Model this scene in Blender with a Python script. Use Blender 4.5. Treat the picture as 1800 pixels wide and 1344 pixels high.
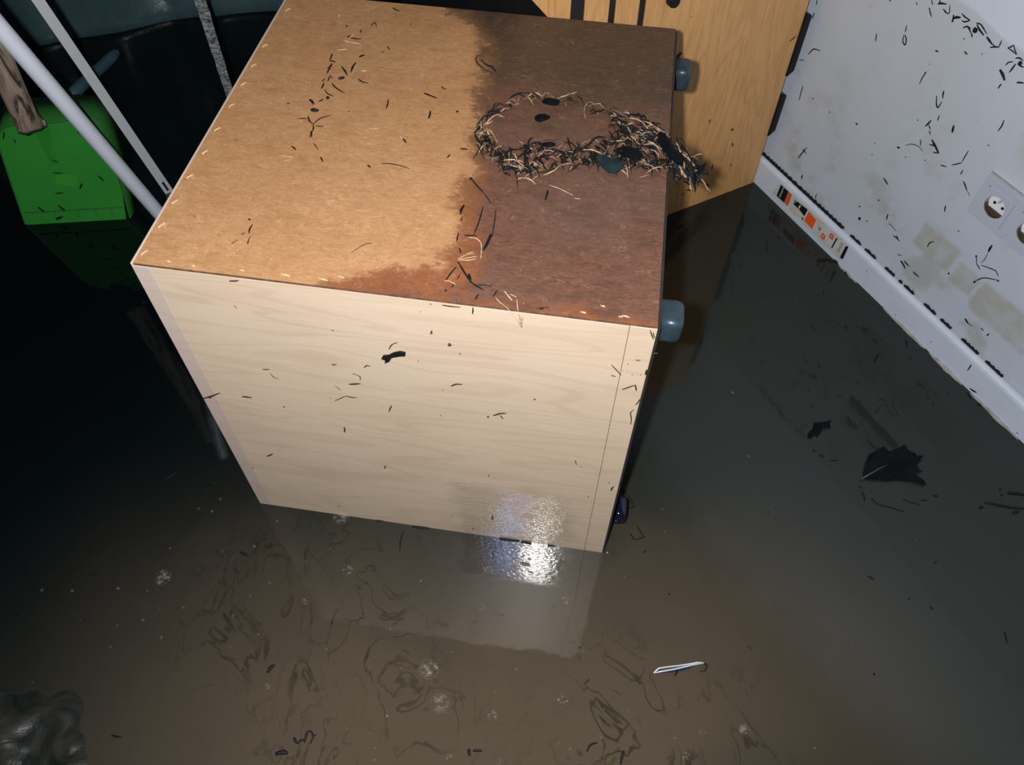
import bpy, math, random
from mathutils import Vector, Matrix, noise as mnoise
random.seed(7)
for o in list(bpy.data.objects): bpy.data.objects.remove(o)
SC = bpy.context.scene; COL = SC.collection
V = Vector
# ------------------------------------------------------------------ camera, world, light
FPX, PITCH, ROLL, CAMH = 1409.55, 0.954338, 0.0165942, 1.270336
FWD = V((0, math.cos(PITCH), -math.sin(PITCH))); _x = V((1, 0, 0)); _u = _x.cross(FWD)
RX = math.cos(ROLL)*_x + math.sin(ROLL)*_u; UP = -math.sin(ROLL)*_x + math.cos(ROLL)*_u
EYE = V((0, 0, CAMH))
cd = bpy.data.cameras.new('camera'); cam = bpy.data.objects.new('camera', cd); COL.objects.link(cam)
cd.sensor_fit = 'HORIZONTAL'; cd.sensor_width = 36; cd.lens = FPX/1800*36; cd.clip_start = 0.01
cam.matrix_world = Matrix(((RX.x, UP.x, -FWD.x, EYE.x), (RX.y, UP.y, -FWD.y, EYE.y), (RX.z, UP.z, -FWD.z, EYE.z), (0, 0, 0, 1)))
SC.camera = cam
w = bpy.data.worlds.new('world'); SC.world = w; w.use_nodes = True
w.node_tree.nodes['Background'].inputs[0].default_value = (0.25, 0.45, 0.6, 1)
w.node_tree.nodes['Background'].inputs[1].default_value = 0.006
SC.view_settings.view_transform = 'Standard'; SC.view_settings.look = 'None'
SC.view_settings.exposure = 0.0; SC.view_settings.gamma = 1; SC.view_settings.use_curve_mapping = False

def lamp(name, loc, target, power, radius, col, ang, blend):
    l = bpy.data.lights.new(name, 'SPOT'); o = bpy.data.objects.new(name, l); COL.objects.link(o)
    l.energy = power; l.shadow_soft_size = radius; l.color = col; l.spot_size = math.radians(ang); l.spot_blend = blend
    o.location = loc; o.rotation_euler = (V(target)-V(loc)).to_track_quat('-Z', 'Y').to_euler()
    return o
FLASH = lamp('phone_flash', (-0.055, -0.004, 1.288), (0.05, 0.66, 0.1), 80, 0.012, (1.0, 0.98, 0.955), 165, 0.5)
lamp('added_blue_lamp', (-0.17, -0.02, 1.285), (0.0, 0.7, 0.1), 13.0, 0.045, (0.35, 0.5, 1.0), 120, 1.0)  # added blue lamp for the bluish glint by the flash highlight, source unknown

# ------------------------------------------------------------------ pixel (1800x1344) -> point on a real plane
def ray(px, py): return (px-900)/FPX*RX - (py-672)/FPX*UP + FWD
def onplane(px, py, P0, n):
    d = ray(px, py); return EYE + d*((P0-EYE).dot(n)/d.dot(n))
def onz(px, py, z=0.0): return onplane(px, py, V((0, 0, z)), V((0, 0, 1)))

# frames: cabinet (local x along front face, y back, z up), wall and oak unit
YAW = -0.136743484; E1 = V((math.cos(YAW), math.sin(YAW), 0)); E2 = V((-math.sin(YAW), math.cos(YAW), 0))
CA = V((-0.437418851, 0.632838505, 0)); CW, CD, CH = 0.6, 0.582812, 0.600011
BOT = -0.12
W0 = V((0.565, 1.493, 0)); WD = V((0.47645108, -0.87920098, 0)); WN = V((-0.87920098, -0.47645108, 0)); WOFF = 0.018
ZUP = V((0, 0, 1))
def frame(o, x, y, z=ZUP):
    return Matrix(((x.x, y.x, z.x, o.x), (x.y, y.y, z.y, o.y), (x.z, y.z, z.z, o.z), (0, 0, 0, 1)))
M_CAB = frame(CA, E1, E2)
M_WALL = frame(W0, -WD, WN)         # local +x runs towards the back of the room, +y out of the wall
OD = -WN
M_OAK = frame(W0, OD, V((OD.y, -OD.x, 0))*-1)  # local x towards the white wall, y to the back
if (M_OAK.to_3x3() @ V((0, 1, 0))).y < 0: M_OAK = frame(W0, OD, V((-OD.y, OD.x, 0)))

# ------------------------------------------------------------------ materials
class NT:
    def __init__(s, name):
        s.m = bpy.data.materials.new(name); s.m.use_nodes = True; s.t = s.m.node_tree; s.t.nodes.clear()
        s.out = s.t.nodes.new('ShaderNodeOutputMaterial'); s.b = s.t.nodes.new('ShaderNodeBsdfPrincipled')
        s.t.links.new(s.b.outputs[0], s.out.inputs[0])
    def n(s, typ, **k):
        nd = s.t.nodes.new('ShaderNode'+typ)
        for a, b in k.items(): setattr(nd, a, b)
        return nd
    def l(s, a, b):
        if isinstance(a, (int, float)): b.default_value = a
        elif isinstance(a, tuple): b.default_value = a if len(a) == len(b.default_value) else (*a, 1)
        else: s.t.links.new(a, b)
    def pos(s, kind='Object'):
        return s.n('TexCoord').outputs[kind]
    def mapping(s, src, scale=(1, 1, 1), loc=(0, 0, 0), rot=(0, 0, 0)):
        m = s.n('Mapping'); s.l(src, m.inputs[0]); m.inputs['Location'].default_value = loc
        m.inputs['Rotation'].default_value = rot; m.inputs['Scale'].default_value = scale; return m.outputs[0]
    def noise(s, src, scale=5, detail=4, rough=.55, dist=0):
        m = s.n('TexNoise'); s.l(src, m.inputs['Vector']); m.inputs['Scale'].default_value = scale
        m.inputs['Detail'].default_value = detail; m.inputs['Roughness'].default_value = rough; m.inputs['Distortion'].default_value = dist
        return m.outputs[0]
    def math(s, op, a, b=0.0, c=0.0, clamp=False):
        m = s.n('Math', operation=op, use_clamp=clamp); s.l(a, m.inputs[0]); s.l(b, m.inputs[1])
        if op in ('MULTIPLY_ADD', 'SMOOTH_MIN', 'SMOOTH_MAX'): s.l(c, m.inputs[2])
        return m.outputs[0]
    def rng(s, v, a, b, c=0.0, d=1.0, smooth=False):
        m = s.n('MapRange'); m.clamp = True
        if smooth: m.interpolation_type = 'SMOOTHSTEP'
        s.l(v, m.inputs[0])
        for i, x in enumerate((a, b, c, d)): m.inputs[i+1].default_value = x
        return m.outputs[0]
    def mix(s, f, a, b, mode='MIX'):
        m = s.n('Mix', data_type='RGBA', blend_type=mode); s.l(f, m.inputs[0]); s.l(a, m.inputs[6]); s.l(b, m.inputs[7]); return m.outputs[2]
    def sep(s, v):
        m = s.n('SeparateXYZ'); s.l(v, m.inputs[0]); return m.outputs
    def comb(s, x, y, z):
        m = s.n('CombineXYZ'); s.l(x, m.inputs[0]); s.l(y, m.inputs[1]); s.l(z, m.inputs[2]); return m.outputs[0]
    def vadd(s, a, b):
        m = s.n('VectorMath', operation='ADD'); s.l(a, m.inputs[0]); s.l(b, m.inputs[1]); return m.outputs[0]
    def bump(s, h, strength=.3, dist=.001, normal=None):
        m = s.n('Bump'); s.l(h, m.inputs['Height']); m.inputs['Strength'].default_value = strength; m.inputs['Distance'].default_value = dist
        if normal: s.l(normal, m.inputs['Normal'])
        return m.outputs[0]
    def fin(s, col=None, rough=None, normal=None, metal=None, ior=None, spec=None):
        if col is not None: s.l(col, s.b.inputs['Base Color'])
        if rough is not None: s.l(rough, s.b.inputs['Roughness'])
        if normal is not None: s.l(normal, s.b.inputs['Normal'])
        if metal is not None: s.b.inputs['Metallic'].default_value = metal
        if ior is not None: s.b.inputs['IOR'].default_value = ior
        if spec is not None: s.b.inputs['Specular IOR Level'].default_value = spec
        return s.m
def varmat(name, c1, c2, scale=40, rough=.5, bump=.15, metal=0, stretch=(1, 1, 1), spec=None):
    t = NT(name); p = t.mapping(t.pos(), stretch); n = t.noise(p, scale, 4)
    f = t.rng(n, .3, .7); return t.fin(t.mix(f, c1, c2), rough, t.bump(n, bump, .001), metal, spec=spec)
def srgb(r, g, b):
    f = lambda c: ((c/255+.055)/1.055)**2.4 if c > 10 else c/255/12.92
    return (f(r), f(g), f(b), 1)

def mat_birch(name='birch_laminate', base=(0.62, 0.495, 0.355), dark=(0.50, 0.365, 0.24), wet=True):
    t = NT(name); P = t.pos(); x, y, z = t.sep(P)
    v = t.mapping(P, (1.1, 1, 9)); n1 = t.noise(v, 1.6, 2, .4, .6)
    rings = t.math('SINE', t.math('MULTIPLY', n1, 62)); rings = t.rng(rings, .2, 1, 0, 1, True)
    fine = t.noise(t.mapping(P, (3, 3, 130)), 3, 5, .7, .3)
    blot = t.noise(t.mapping(P, (2, 2, 7)), 2.2, 3)
    f = t.math('ADD', t.math('MULTIPLY', rings, .27), t.math('MULTIPLY', t.rng(fine, .35, .75), .38))
    f = t.math('ADD', f, t.math('MULTIPLY', t.rng(blot, .45, .7), .28))
    col = t.mix(f, base, dark)
    rough = .42; nrm = None
    if wet:
        # splashed film of water along the lower right of the panel, with dry round spots
        wn = t.noise(P, 11, 4); wn2 = t.noise(P, 60, 3)
        def band(a, lo, hi, s): return t.math('MULTIPLY', t.rng(a, lo-s, lo+s, 0, 1, True), t.rng(a, hi-s, hi+s, 1, 0, True))
        xx = t.math('ADD', x, t.math('MULTIPLY_ADD', wn, .12, -.06)); zz = t.math('ADD', z, t.math('MULTIPLY_ADD', wn2, .02, -.01))
        m = t.math('MULTIPLY', band(xx, .355, .535, .02), t.rng(zz, .165, .195, 1, 0, True))
        def spot(cx, cz, r):
            dx = t.math('SUBTRACT', x, cx); dz = t.math('SUBTRACT', z, cz)
            d = t.math('SQRT', t.math('ADD', t.math('MULTIPLY', dx, dx), t.math('MULTIPLY', dz, dz))); return t.rng(d, r*.85, r*1.1, 0, 1)
        for c in ((.470, .098, .010), (.482, .130, .005), (.478, .072, .004)): m = t.math('MULTIPLY', m, spot(*c))
        rough = t.math('MULTIPLY_ADD', m, -.32, .44)
        rip = t.noise(t.mapping(P, (1, 1, 1.7)), 120, 2, .5, .5)
        nrm = t.bump(t.math('MULTIPLY', rip, m), .38, .0014)
        col = t.mix(t.math('MULTIPLY', m, .06), col, dark)
    if wet: t.l(m, t.b.inputs['Coat Weight']); t.l(nrm, t.b.inputs['Coat Normal']); t.b.inputs['Coat Roughness'].default_value = .15; t.b.inputs['Coat IOR'].default_value = 1.75
    return t.fin(col, rough, nrm)

def mat_hardboard():
    t = NT('hardboard'); P = t.pos()
    warp = t.noise(P, 14, 3); at = t.n('Attribute', attribute_name='wet').outputs['Fac']
    v = t.vadd(t.mapping(P, (1, 2.6, 1)), t.comb(t.math('MULTIPLY', warp, .05), t.math('MULTIPLY', t.noise(P, 16, 2), .09), 0))
    fib = t.noise(v, 80, 6, .78, .25); fib2 = t.noise(v, 230, 4, .7, .4); blot = t.noise(P, 7, 5, .6)
    f = t.math('ADD', t.math('MULTIPLY', t.rng(fib, .35, .68), .6), t.math('MULTIPLY', t.rng(fib2, .35, .7), .4))
    dry = t.mix(f, srgb(158, 112, 72), srgb(196, 152, 106)); dry = t.mix(t.math('MULTIPLY', t.rng(blot, .45, .68), .35), dry, srgb(158, 108, 64))
    dark = t.mix(f, srgb(80, 52, 40), srgb(126, 88, 70)); dark = t.mix(t.math('MULTIPLY', t.rng(blot, .42, .62), .45), dark, srgb(98, 78, 66)); gx, gy, gz = t.sep(P); dark = t.mix(t.rng(t.math('ADD', gy, t.math('MULTIPLY_ADD', blot, .3, -.15)), .28, .46, 0, .75, True), dark, t.mix(f, srgb(44, 38, 30), srgb(84, 70, 54)))
    rim = t.mix(t.rng(t.sep(P)[1], .12, .34), t.mix(f, srgb(112, 64, 38), srgb(148, 94, 60)), t.mix(f, srgb(92, 64, 40), srgb(130, 96, 64)))
    wetn = t.math('ADD', at, t.math('ADD', t.math('MULTIPLY_ADD', t.noise(P, 22, 5, .65), .07, -.035), t.math('MULTIPLY_ADD', fib, .07, -.035)))
    col = t.mix(t.rng(wetn, -.012, .006, 0, 1, True), dry, rim)
    col = t.mix(t.rng(t.math('ADD', wetn, t.math('MULTIPLY_ADD', t.rng(t.sep(P)[1], .05, .25), .022, -.022)), .0, .030, 0, 1, True), col, dark)
    def curls(sc, off, w_, seedrot):
        q = t.noise(t.mapping(P, (1, 1.5, 1), loc=(off, off*.7, 0), rot=(0, 0, seedrot)), sc, 3, .5, 1.4)
        ln = t.rng(t.math('ABSOLUTE', t.math('SUBTRACT', q, .5)), 0, w_, 1, 0, True)
        return t.math('MULTIPLY', ln, t.rng(t.noise(t.mapping(P, (1, 1, 1), loc=(off*2, 1, 0)), sc*.9, 2), .50, .60))
    iswet = t.rng(wetn, -.01, .03)
    col = t.mix(t.math('MULTIPLY', curls(48, 3.1, .020, .3), .42), col, t.mix(iswet, srgb(226, 184, 136), srgb(160, 122, 96)))
    col = t.mix(t.math('MULTIPLY', curls(62, 7.7, .022, -.4), .45), col, t.mix(iswet, srgb(120, 78, 44), srgb(52, 34, 26)))
    col = t.mix(t.math('MULTIPLY', t.rng(t.noise(t.mapping(P, (1, 2.2, 1)), 26, 4, .65), .50, .66), .38), col, t.mix(iswet, srgb(150, 104, 64), srgb(62, 46, 36)))
    h = t.math('ADD', fib, t.math('MULTIPLY', fib2, .6))
    return t.fin(col, t.rng(wetn, -.01, .03, .62, .48), t.bump(h, .35, .0012))

def mat_oak():
    t = NT('oak_veneer'); P = t.pos()
    v = t.mapping(P, (7, 7, 1.0), rot=(0, .04, 0)); n1 = t.noise(v, 1.5, 2, .4, .5)
    rings = t.rng(t.math('SINE', t.math('MULTIPLY', n1, 85)), -.6, 1.2, 0, 1, True)
    fine = t.noise(t.mapping(P, (150, 150, 5)), 2.5, 5, .7, .2)
    f = t.math('ADD', t.math('MULTIPLY', rings, .16), t.math('MULTIPLY', t.rng(fine, .38, .7), .55))
    col = t.mix(f, srgb(214, 165, 106), srgb(160, 110, 62))
    return t.fin(col, .42, t.bump(fine, .08, .0006))

def mat_wall():
    t = NT('white_wall_paint'); P = t.pos(); x, y, z = t.sep(P)
    n = t.noise(P, 6, 5, .6); n2 = t.noise(P, 2.2, 4); n3 = t.noise(P, 22, 4, .65)
    zz = t.math('ADD', z, t.math('MULTIPLY_ADD', n2, .08, -.04))
    above = t.rng(zz, .572, .580, 0, 1, True)
    soiled = t.mix(t.math('MULTIPLY', t.rng(n, .35, .7), .45), srgb(186, 195, 206), srgb(177, 187, 189))
    soiled = t.mix(t.math('MULTIPLY', t.rng(n3, .6, .75), .3), soiled, srgb(168, 168, 152))
    low = t.math('MULTIPLY', t.rng(t.noise(P, 12, 4), .55, .66), t.rng(z, .12, .45, .55, 0))
    soiled = t.mix(low, soiled, srgb(158, 158, 146))
    clean = t.mix(t.rng(n, .3, .7), srgb(204, 214, 228), srgb(195, 205, 220))
    col = t.mix(above, soiled, clean)
    # peeled patches of paint with older grey-beige coat showing, in three squarish pieces
    px = t.math('MULTIPLY', x, -1)
    px = t.math('ADD', px, t.math('MULTIPLY_ADD', n3, .03, -.015)); pz = t.math('ADD', z, t.math('MULTIPLY_ADD', n, .03, -.015))
    def rect(a0, a1, z0, z1, s=.004):
        a = t.math('MULTIPLY', t.rng(px, a0-s, a0+s), t.rng(px, a1-s, a1+s, 1, 0)); b = t.math('MULTIPLY', t.rng(pz, z0-s, z0+s), t.rng(pz, z1-s, z1+s, 1, 0))
        return t.math('MULTIPLY', a, b)
    m = rect(.415, .505, .158, .215); m = t.math('MAXIMUM', m, rect(.512, .565, .148, .196)); m = t.math('MAXIMUM', m, rect(.573, .70, .13, .20))
    m = t.math('MAXIMUM', m, rect(.50, .535, .43, .52, .02)); 
    col = t.mix(t.math('MULTIPLY', m, t.rng(n3, .3, .6, .25, .8)), col, srgb(164, 163, 152))
    return t.fin(col, .55, t.bump(n3, .12, .002))

def mat_water():
    t = NT('muddy_flood_water'); P = t.pos(); x, y, z = t.sep(P)
    wv = t.noise(P, 3.2, 3); wv2 = t.n('TexNoise'); t.l(P, wv2.inputs['Vector']); wv2.inputs['Scale'].default_value = 4.5; wv2.inputs['Detail'].default_value = 3
    v = t.vadd(P, t.mapping(wv2.outputs[1], (.35, .35, 0)))
    clouds = t.noise(v, 2.2, 4, .55, .4)
    # silt stirred up in front of the cabinet, clear dark water towards the back left
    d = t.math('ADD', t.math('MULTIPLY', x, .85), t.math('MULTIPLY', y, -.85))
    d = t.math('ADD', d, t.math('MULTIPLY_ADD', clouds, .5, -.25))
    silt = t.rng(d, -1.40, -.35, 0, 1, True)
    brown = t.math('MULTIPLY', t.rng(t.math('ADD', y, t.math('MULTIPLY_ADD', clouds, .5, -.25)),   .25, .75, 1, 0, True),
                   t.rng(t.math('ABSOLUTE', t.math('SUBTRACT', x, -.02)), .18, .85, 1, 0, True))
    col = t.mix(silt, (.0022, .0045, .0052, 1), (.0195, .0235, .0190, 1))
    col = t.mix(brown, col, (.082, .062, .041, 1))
    # thin dark swirl lines in the silt
    sw = t.noise(t.mapping(P, (1.5, 1, 1), rot=(0, 0, .5)), 6.5, 3, .55, 2.2)
    line = t.rng(t.math('ABSOLUTE', t.math('SUBTRACT', sw, .5)), 0, .035, 1, 0, True)
    def blobm(cx, cy, r0, r1):
        dx = t.math('SUBTRACT', x, cx); dy = t.math('SUBTRACT', y, cy)
        dd = t.math('SQRT', t.math('ADD', t.math('MULTIPLY', dx, dx), t.math('MULTIPLY', dy, dy))); return t.rng(dd, r0, r1, 1, 0, True)
    reg = t.math('MAXIMUM', blobm(-.32, .48, .10, .28), blobm(.22, .20, .10, .26))
    reg = t.math('MAXIMUM', reg, t.math('MULTIPLY', blobm(-.2, .22, .1, .3), .6))
    gap = t.rng(t.noise(P, 9, 2), .40, .56)
    line = t.math('MULTIPLY', t.math('MULTIPLY', line, reg), gap)
    col = t.mix(t.math('MULTIPLY', line, .8), col, (.014, .016, .010, 1))
    murk = t.math('MULTIPLY', blobm(.40, .07, .10, .24), .55); col = t.mix(murk, col, (.030, .030, .019, 1))
    rip = t.noise(P, 7, 3, .5); rip2 = t.noise(P, 26, 3, .5, .5)
    h = t.math('ADD', t.math('MULTIPLY', rip, .35), t.math('MULTIPLY', rip2, t.math('MULTIPLY_ADD', reg, .10, .012)))
    h = t.math('SUBTRACT', h, t.math('MULTIPLY', line, .03))
    return t.fin(col, .045, t.bump(h, .35, .006), ior=1.40)

def simple(name, col, rough=.5, metal=0, **k):
    t = NT(name); return t.fin(tuple(col), rough, metal=metal, **k)
M = dict(
    birch=mat_birch(), birch_edge=mat_birch('birch_edge_band', (.53, .43, .36), (.47, .365, .29), False), hard=mat_hardboard(), oak=mat_oak(), wall=mat_wall(), water=mat_water(),
    hard_edge=varmat('hardboard_edge', srgb(70, 48, 38), srgb(120, 84, 64), 90, .8),
    board_dark=varmat('dark_board_underside', srgb(26, 26, 26), srgb(44, 40, 36), 30, .6),
    blackp=varmat('black_plastic', (.004, .005, .006), (.008, .009, .010), 60, .45, .05, spec=.25),
    blue_black=varmat('blue_black_plastic', (.016, .030, .040), (.026, .042, .054), 90, .36, .1, spec=.4),
    navy=varmat('wet_navy_plastic', (.003, .005, .014), (.006, .009, .024), 60, .12, .03),
    staple=simple('steel_staple', (.75, .66, .5), .3, 1.0),
    chip=varmat('pale_wood_chip', srgb(235, 205, 165), srgb(205, 165, 120), 80, .7),
    base=varmat('painted_skirting', srgb(204, 214, 226), srgb(196, 206, 218), 10, .32, .03),
    caulk=varmat('old_caulk', srgb(130, 130, 124), srgb(170, 170, 164), 60, .6, .4),
    plate=varmat('socket_plastic', srgb(178, 186, 198), srgb(170, 178, 191), 8, .28, .01),
    socket_in=varmat('socket_recess', srgb(160, 155, 145), srgb(140, 134, 120), 60, .4),
    socket_w=varmat('socket_white', srgb(225, 228, 232), srgb(214, 217, 222), 30, .3, .02),
    mud=varmat('dried_mud', srgb(52, 42, 34), srgb(80, 68, 54), 120, .6, .4),
    black=varmat('black_debris', (.003, .0035, .004), (.011, .011, .010), 300, .6, .3, spec=.25),
    brownneedle=varmat('brown_needle', srgb(44, 30, 20), srgb(78, 54, 36), 300, .5, .3),
    straw=varmat('pale_straw', srgb(150, 118, 88), srgb(214, 184, 148), 200, .5, .3),
    straw_dim=varmat('soaked_straw', srgb(96, 78, 60), srgb(196, 166, 134), 120, .6, .3),
    leaf=varmat('wet_dark_leaf', (.001, .0022, .003), (.003, .006, .008), 50, .6, .5, spec=.12),
    tealleaf=varmat('teal_leaf', (.006, .014, .016), (.016, .034, .036), 60, .5, .5, spec=.2),
    leafstem=varmat('leaf_rib', (.05, .05, .045), (.08, .075, .065), 90, .4),
    green=varmat('green_plastic', (.028, .23, .030), (.034, .27, .036), 6, .38, .03),
    greend=varmat('green_plastic_rim', (.020, .12, .020), (.028, .15, .028), 8, .35, .05),
    teal=varmat('dull_teal_plastic', (.022, .055, .065), (.035, .085, .095), 40, .35, .1),
    weather=None,
    whitepole=varmat('white_enamel', srgb(232, 238, 248), srgb(226, 233, 245), 5, .3, .01),
    alu=varmat('dull_aluminium', (.60, .63, .64), (.68, .71, .72), 12, .42, .02, .25, (1, 1, .1)),
    foil=None, tarp=None,
    oakdark=varmat('dark_carcass', (.006, .006, .006), (.012, .011, .01), 20, .6),
    white_label=varmat('label_paper', srgb(205, 205, 200), srgb(190, 186, 172), 40, .5, .05),
    orange=simple('orange_ink', srgb(232, 92, 36), .45), orange2=simple('brick_ink', srgb(200, 96, 60), .5),
    ink=simple('black_ink', (.008, .009, .014), .4), grey_ink=simple('grey_ink', (.16, .18, .2), .5),
    concrete=varmat('concrete_floor', srgb(90, 86, 80), srgb(110, 104, 96), 5, .8),
    darkwall=varmat('dark_plaster', (.03, .035, .04), (.045, .05, .055), 3, .8),
    ceil=varmat('ceiling_paint', (.25, .26, .27), (.3, .31, .32), 3, .8),
)
def _w():
    t = NT('weathered_wood'); P = t.pos(); f = t.noise(t.mapping(P, (26, 26, 2.2)), 3, 5, .6, 1.0)
    c = t.mix(t.rng(f, .35, .65), srgb(118, 102, 90), srgb(196, 172, 150)); k = t.rng(t.noise(t.mapping(P, (30, 30, 3)), 2, 3, .5, 1.0), .56, .66)
    return t.fin(t.mix(k, c, srgb(70, 60, 52)), .7, t.bump(f, .8, .004))
M['weather'] = _w()
def _f():
    t = NT('crinkled_silver_tape'); P = t.pos(); f = t.noise(t.mapping(P, (40, 40, 90)), 2, 6, .8, 1.2)
    c = t.mix(t.rng(f, .42, .58), (.02, .025, .028, 1), (.62, .64, .64, 1)); return t.fin(c, .4, t.bump(f, .9, .004), .1)
M['foil'] = _f()
def _t():
    t = NT('blue_plastic_sheet'); P = t.pos(); f = t.noise(t.mapping(P, (1, 1, 1)), 5, 5, .6, .6)
    c = t.mix(t.rng(f, .35, .65), (.036, .080, .092, 1), (.055, .105, .118, 1)); return t.fin(c, .3, t.bump(f, .5, .01))
M['tarp'] = _t()
def _b():
    t = NT('soap_bubble'); t.t.nodes.remove(t.b)
    tr = t.n('BsdfTransparent'); gl = t.n('BsdfGlossy'); gl.inputs['Roughness'].default_value = .12; gl.inputs['Color'].default_value = (.95, .92, .86, 1)
    df = t.n('BsdfDiffuse'); df.inputs['Color'].default_value = (.55, .48, .40, 1)
    lw = t.n('LayerWeight'); lw.inputs[0].default_value = .45
    m0 = t.n('MixShader'); m0.inputs[0].default_value = .3; t.l(gl.outputs[0], m0.inputs[1]); t.l(df.outputs[0], m0.inputs[2])
    m = t.n('MixShader'); t.l(t.rng(lw.outputs['Facing'],   .0, 1, .06, .75), m.inputs[0]); t.l(tr.outputs[0], m.inputs[1]); t.l(m0.outputs[0], m.inputs[2])
    t.l(m.outputs[0], t.out.inputs[0]); return t.m
M['bubble'] = _b()
def _fs():
    t = NT('murky_plastic_film'); P = t.pos(); f = t.noise(P, 14, 5, .6, 1.5)
    c = t.mix(t.rng(f, .4, .65), (.008, .012, .010, 1), (.030, .028, .022, 1)); return t.fin(c, .4, t.bump(f, .5, .006), spec=.2)
M['film'] = _fs()

# ------------------------------------------------------------------ mesh helpers
class MB:
    def __init__(s): s.v = []; s.f = []; s.mi = []; s.cur = 0
    def add(s, vs, fs):
        b = len(s.v); s.v += [tuple(p) for p in vs]; s.f += [tuple(b+i for i in f) for f in fs]; s.mi += [s.cur]*len(fs); return s
    def box(s, x0, x1, y0, y1, z0, z1):
        v = [(x0, y0, z0), (x1, y0, z0), (x1, y1, z0), (x0, y1, z0), (x0, y0, z1), (x1, y0, z1), (x1, y1, z1), (x0, y1, z1)]
        return s.add(v, [(0, 3, 2, 1), (4, 5, 6, 7), (0, 1, 5, 4), (1, 2, 6, 5), (2, 3, 7, 6), (3, 0, 4, 7)])
    def tube(s, pts, rad, n=8, flat=1.0, nrm=None):
        pts = [V(p) for p in pts]; rings = []; ref = nrm or V((.3, .2, 1)).normalized()
        if not isinstance(rad, (list, tuple)): rad = [rad]*len(pts)
        vs = []
        for i, p in enumerate(pts):
            d = (pts[min(i+1, len(pts)-1)]-pts[max(i-1, 0)]).normalized()
            a = d.cross(ref)
            if a.length < 1e-4: a = d.cross(V((1, 0, 0)))
            a.normalize(); b = a.cross(d).normalized()
            for k in range(n):
                q = 2*math.pi*k/n; vs.append(p + a*math.cos(q)*rad[i] + b*math.sin(q)*rad[i]*flat)
        fs = [(i*n+k, i*n+(k+1) % n, (i+1)*n+(k+1) % n, (i+1)*n+k) for i in range(len(pts)-1) for k in range(n)]
        fs += [tuple(reversed(range(n))), tuple((len(pts)-1)*n+k for k in range(n))]
        return s.add(vs, fs)
    def prism(s, pts, off):
        """closed polygon (3D points) pushed along the vector off"""
        n = len(pts); pts = [V(p) for p in pts]; off = V(off)
        return s.add(pts+[p+off for p in pts], [tuple(reversed(range(n))), tuple(range(n, 2*n))]+[(i, (i+1) % n, n+(i+1) % n, n+i) for i in range(n)])
    def dome(s, c, r, zs=.8, n=10, m=4, full=False):
        c = V(c); vs = []; fs = []; lo = -math.pi/2 if full else 0.0
        for j in range(m+1):
            a = lo+(math.pi/2-lo)*j/m
            if j == m: vs.append(c+V((0, 0, r*zs))); break
            for k in range(n): q = 2*math.pi*k/n; vs.append(c+V((r*math.cos(a)*math.cos(q), r*math.cos(a)*math.sin(q), r*zs*math.sin(a))))
        for j in range(m-1):
            for k in range(n): fs.append((j*n+k, j*n+(k+1) % n, (j+1)*n+(k+1) % n, (j+1)*n+k))
        for k in range(n): fs.append(((m-1)*n+k, (m-1)*n+(k+1) % n, m*n))
        return s.add(vs, fs)
    def build(s, name, mats, parent=None, matrix=None, smooth=False, bevel=0, seg=2, local=None):
        me = bpy.data.meshes.new(name); me.from_pydata(s.v, [], s.f); me.validate()
        for m in (mats if isinstance(mats, list) else [mats]): me.materials.append(m)
        if len(me.polygons) == len(s.mi): me.polygons.foreach_set('material_index', s.mi)
        if smooth: me.polygons.foreach_set('use_smooth', [len(p.vertices) < 5 for p in me.polygons])
        me.update()
        o = bpy.data.objects.new(name, me); COL.objects.link(o)
        if parent: o.parent = parent
        if matrix is not None: o.matrix_world = matrix
        if bevel:
            b = o.modifiers.new('bevel', 'BEVEL'); b.width = bevel; b.segments = seg; b.limit_method = 'ANGLE'
        return o
def tag(o, label=None, cat=None, group=None, kind=None):
    if label: o['label'] = label
    if cat: o['category'] = cat
    if group: o['group'] = group
    if kind: o['kind'] = kind
    return o
def empty(name, matrix, *a, **k):
    o = bpy.data.objects.new(name, None); COL.objects.link(o); o.matrix_world = matrix; o.empty_display_size = .05
    return tag(o, *a, **k)
def origin_mesh(mb, name, mats, smooth=False, bevel=0, seg=2):
    """single-mesh thing whose origin sits at its own base"""
    n = len(mb.v); c = V((sum(v[0] for v in mb.v)/n, sum(v[1] for v in mb.v)/n, min(v[2] for v in mb.v)))
    mb.v = [tuple(V(v)-c) for v in mb.v]
    return mb.build(name, mats, None, Matrix.Translation(c), smooth, bevel, seg)

# ------------------------------------------------------------------ the setting
g = MB()
NX = 150
# water surface as one gently uneven sheet over the whole room
def on_room(u, v): return W0 + WN*(-0.018+u) + WD*v
o = MB().add([on_room(0, -2.34), on_room(3.4, -2.34), on_room(3.4, 2.2), on_room(0, 2.2)], [(0, 1, 2, 3)]).build('flood_water', M['water'])
if o.data.polygons[0].normal.z < 0: o.data.flip_normals()
tag(o, 'murky brown flood water standing across the whole floor', 'water', kind='stuff')
def slab(name, corners, off, mat): return tag(MB().prism(corners, off).build(name, mat), kind='structure')
slab('floor', [on_room(-.1, -2.4)+V((0, 0, BOT)), on_room(3.5, -2.4)+V((0, 0, BOT)), on_room(3.5, 2.3)+V((0, 0, BOT)), on_room(-.1, 2.3)+V((0, 0, BOT))], (0, 0, -.08), M['concrete'])
slab('ceiling', [on_room(-.1, -2.4)+V((0, 0, 2.35)), on_room(3.5, -2.4)+V((0, 0, 2.35)), on_room(3.5, 2.3)+V((0, 0, 2.35)), on_room(-.1, 2.3)+V((0, 0, 2.35))], (0, 0, .08), M['ceil'])
tag(MB().box(-2.3, 2.35, -WOFF-.1, -WOFF, BOT, 2.35).build('wall_right', M['wall'], None, M_WALL), kind='structure')
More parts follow.
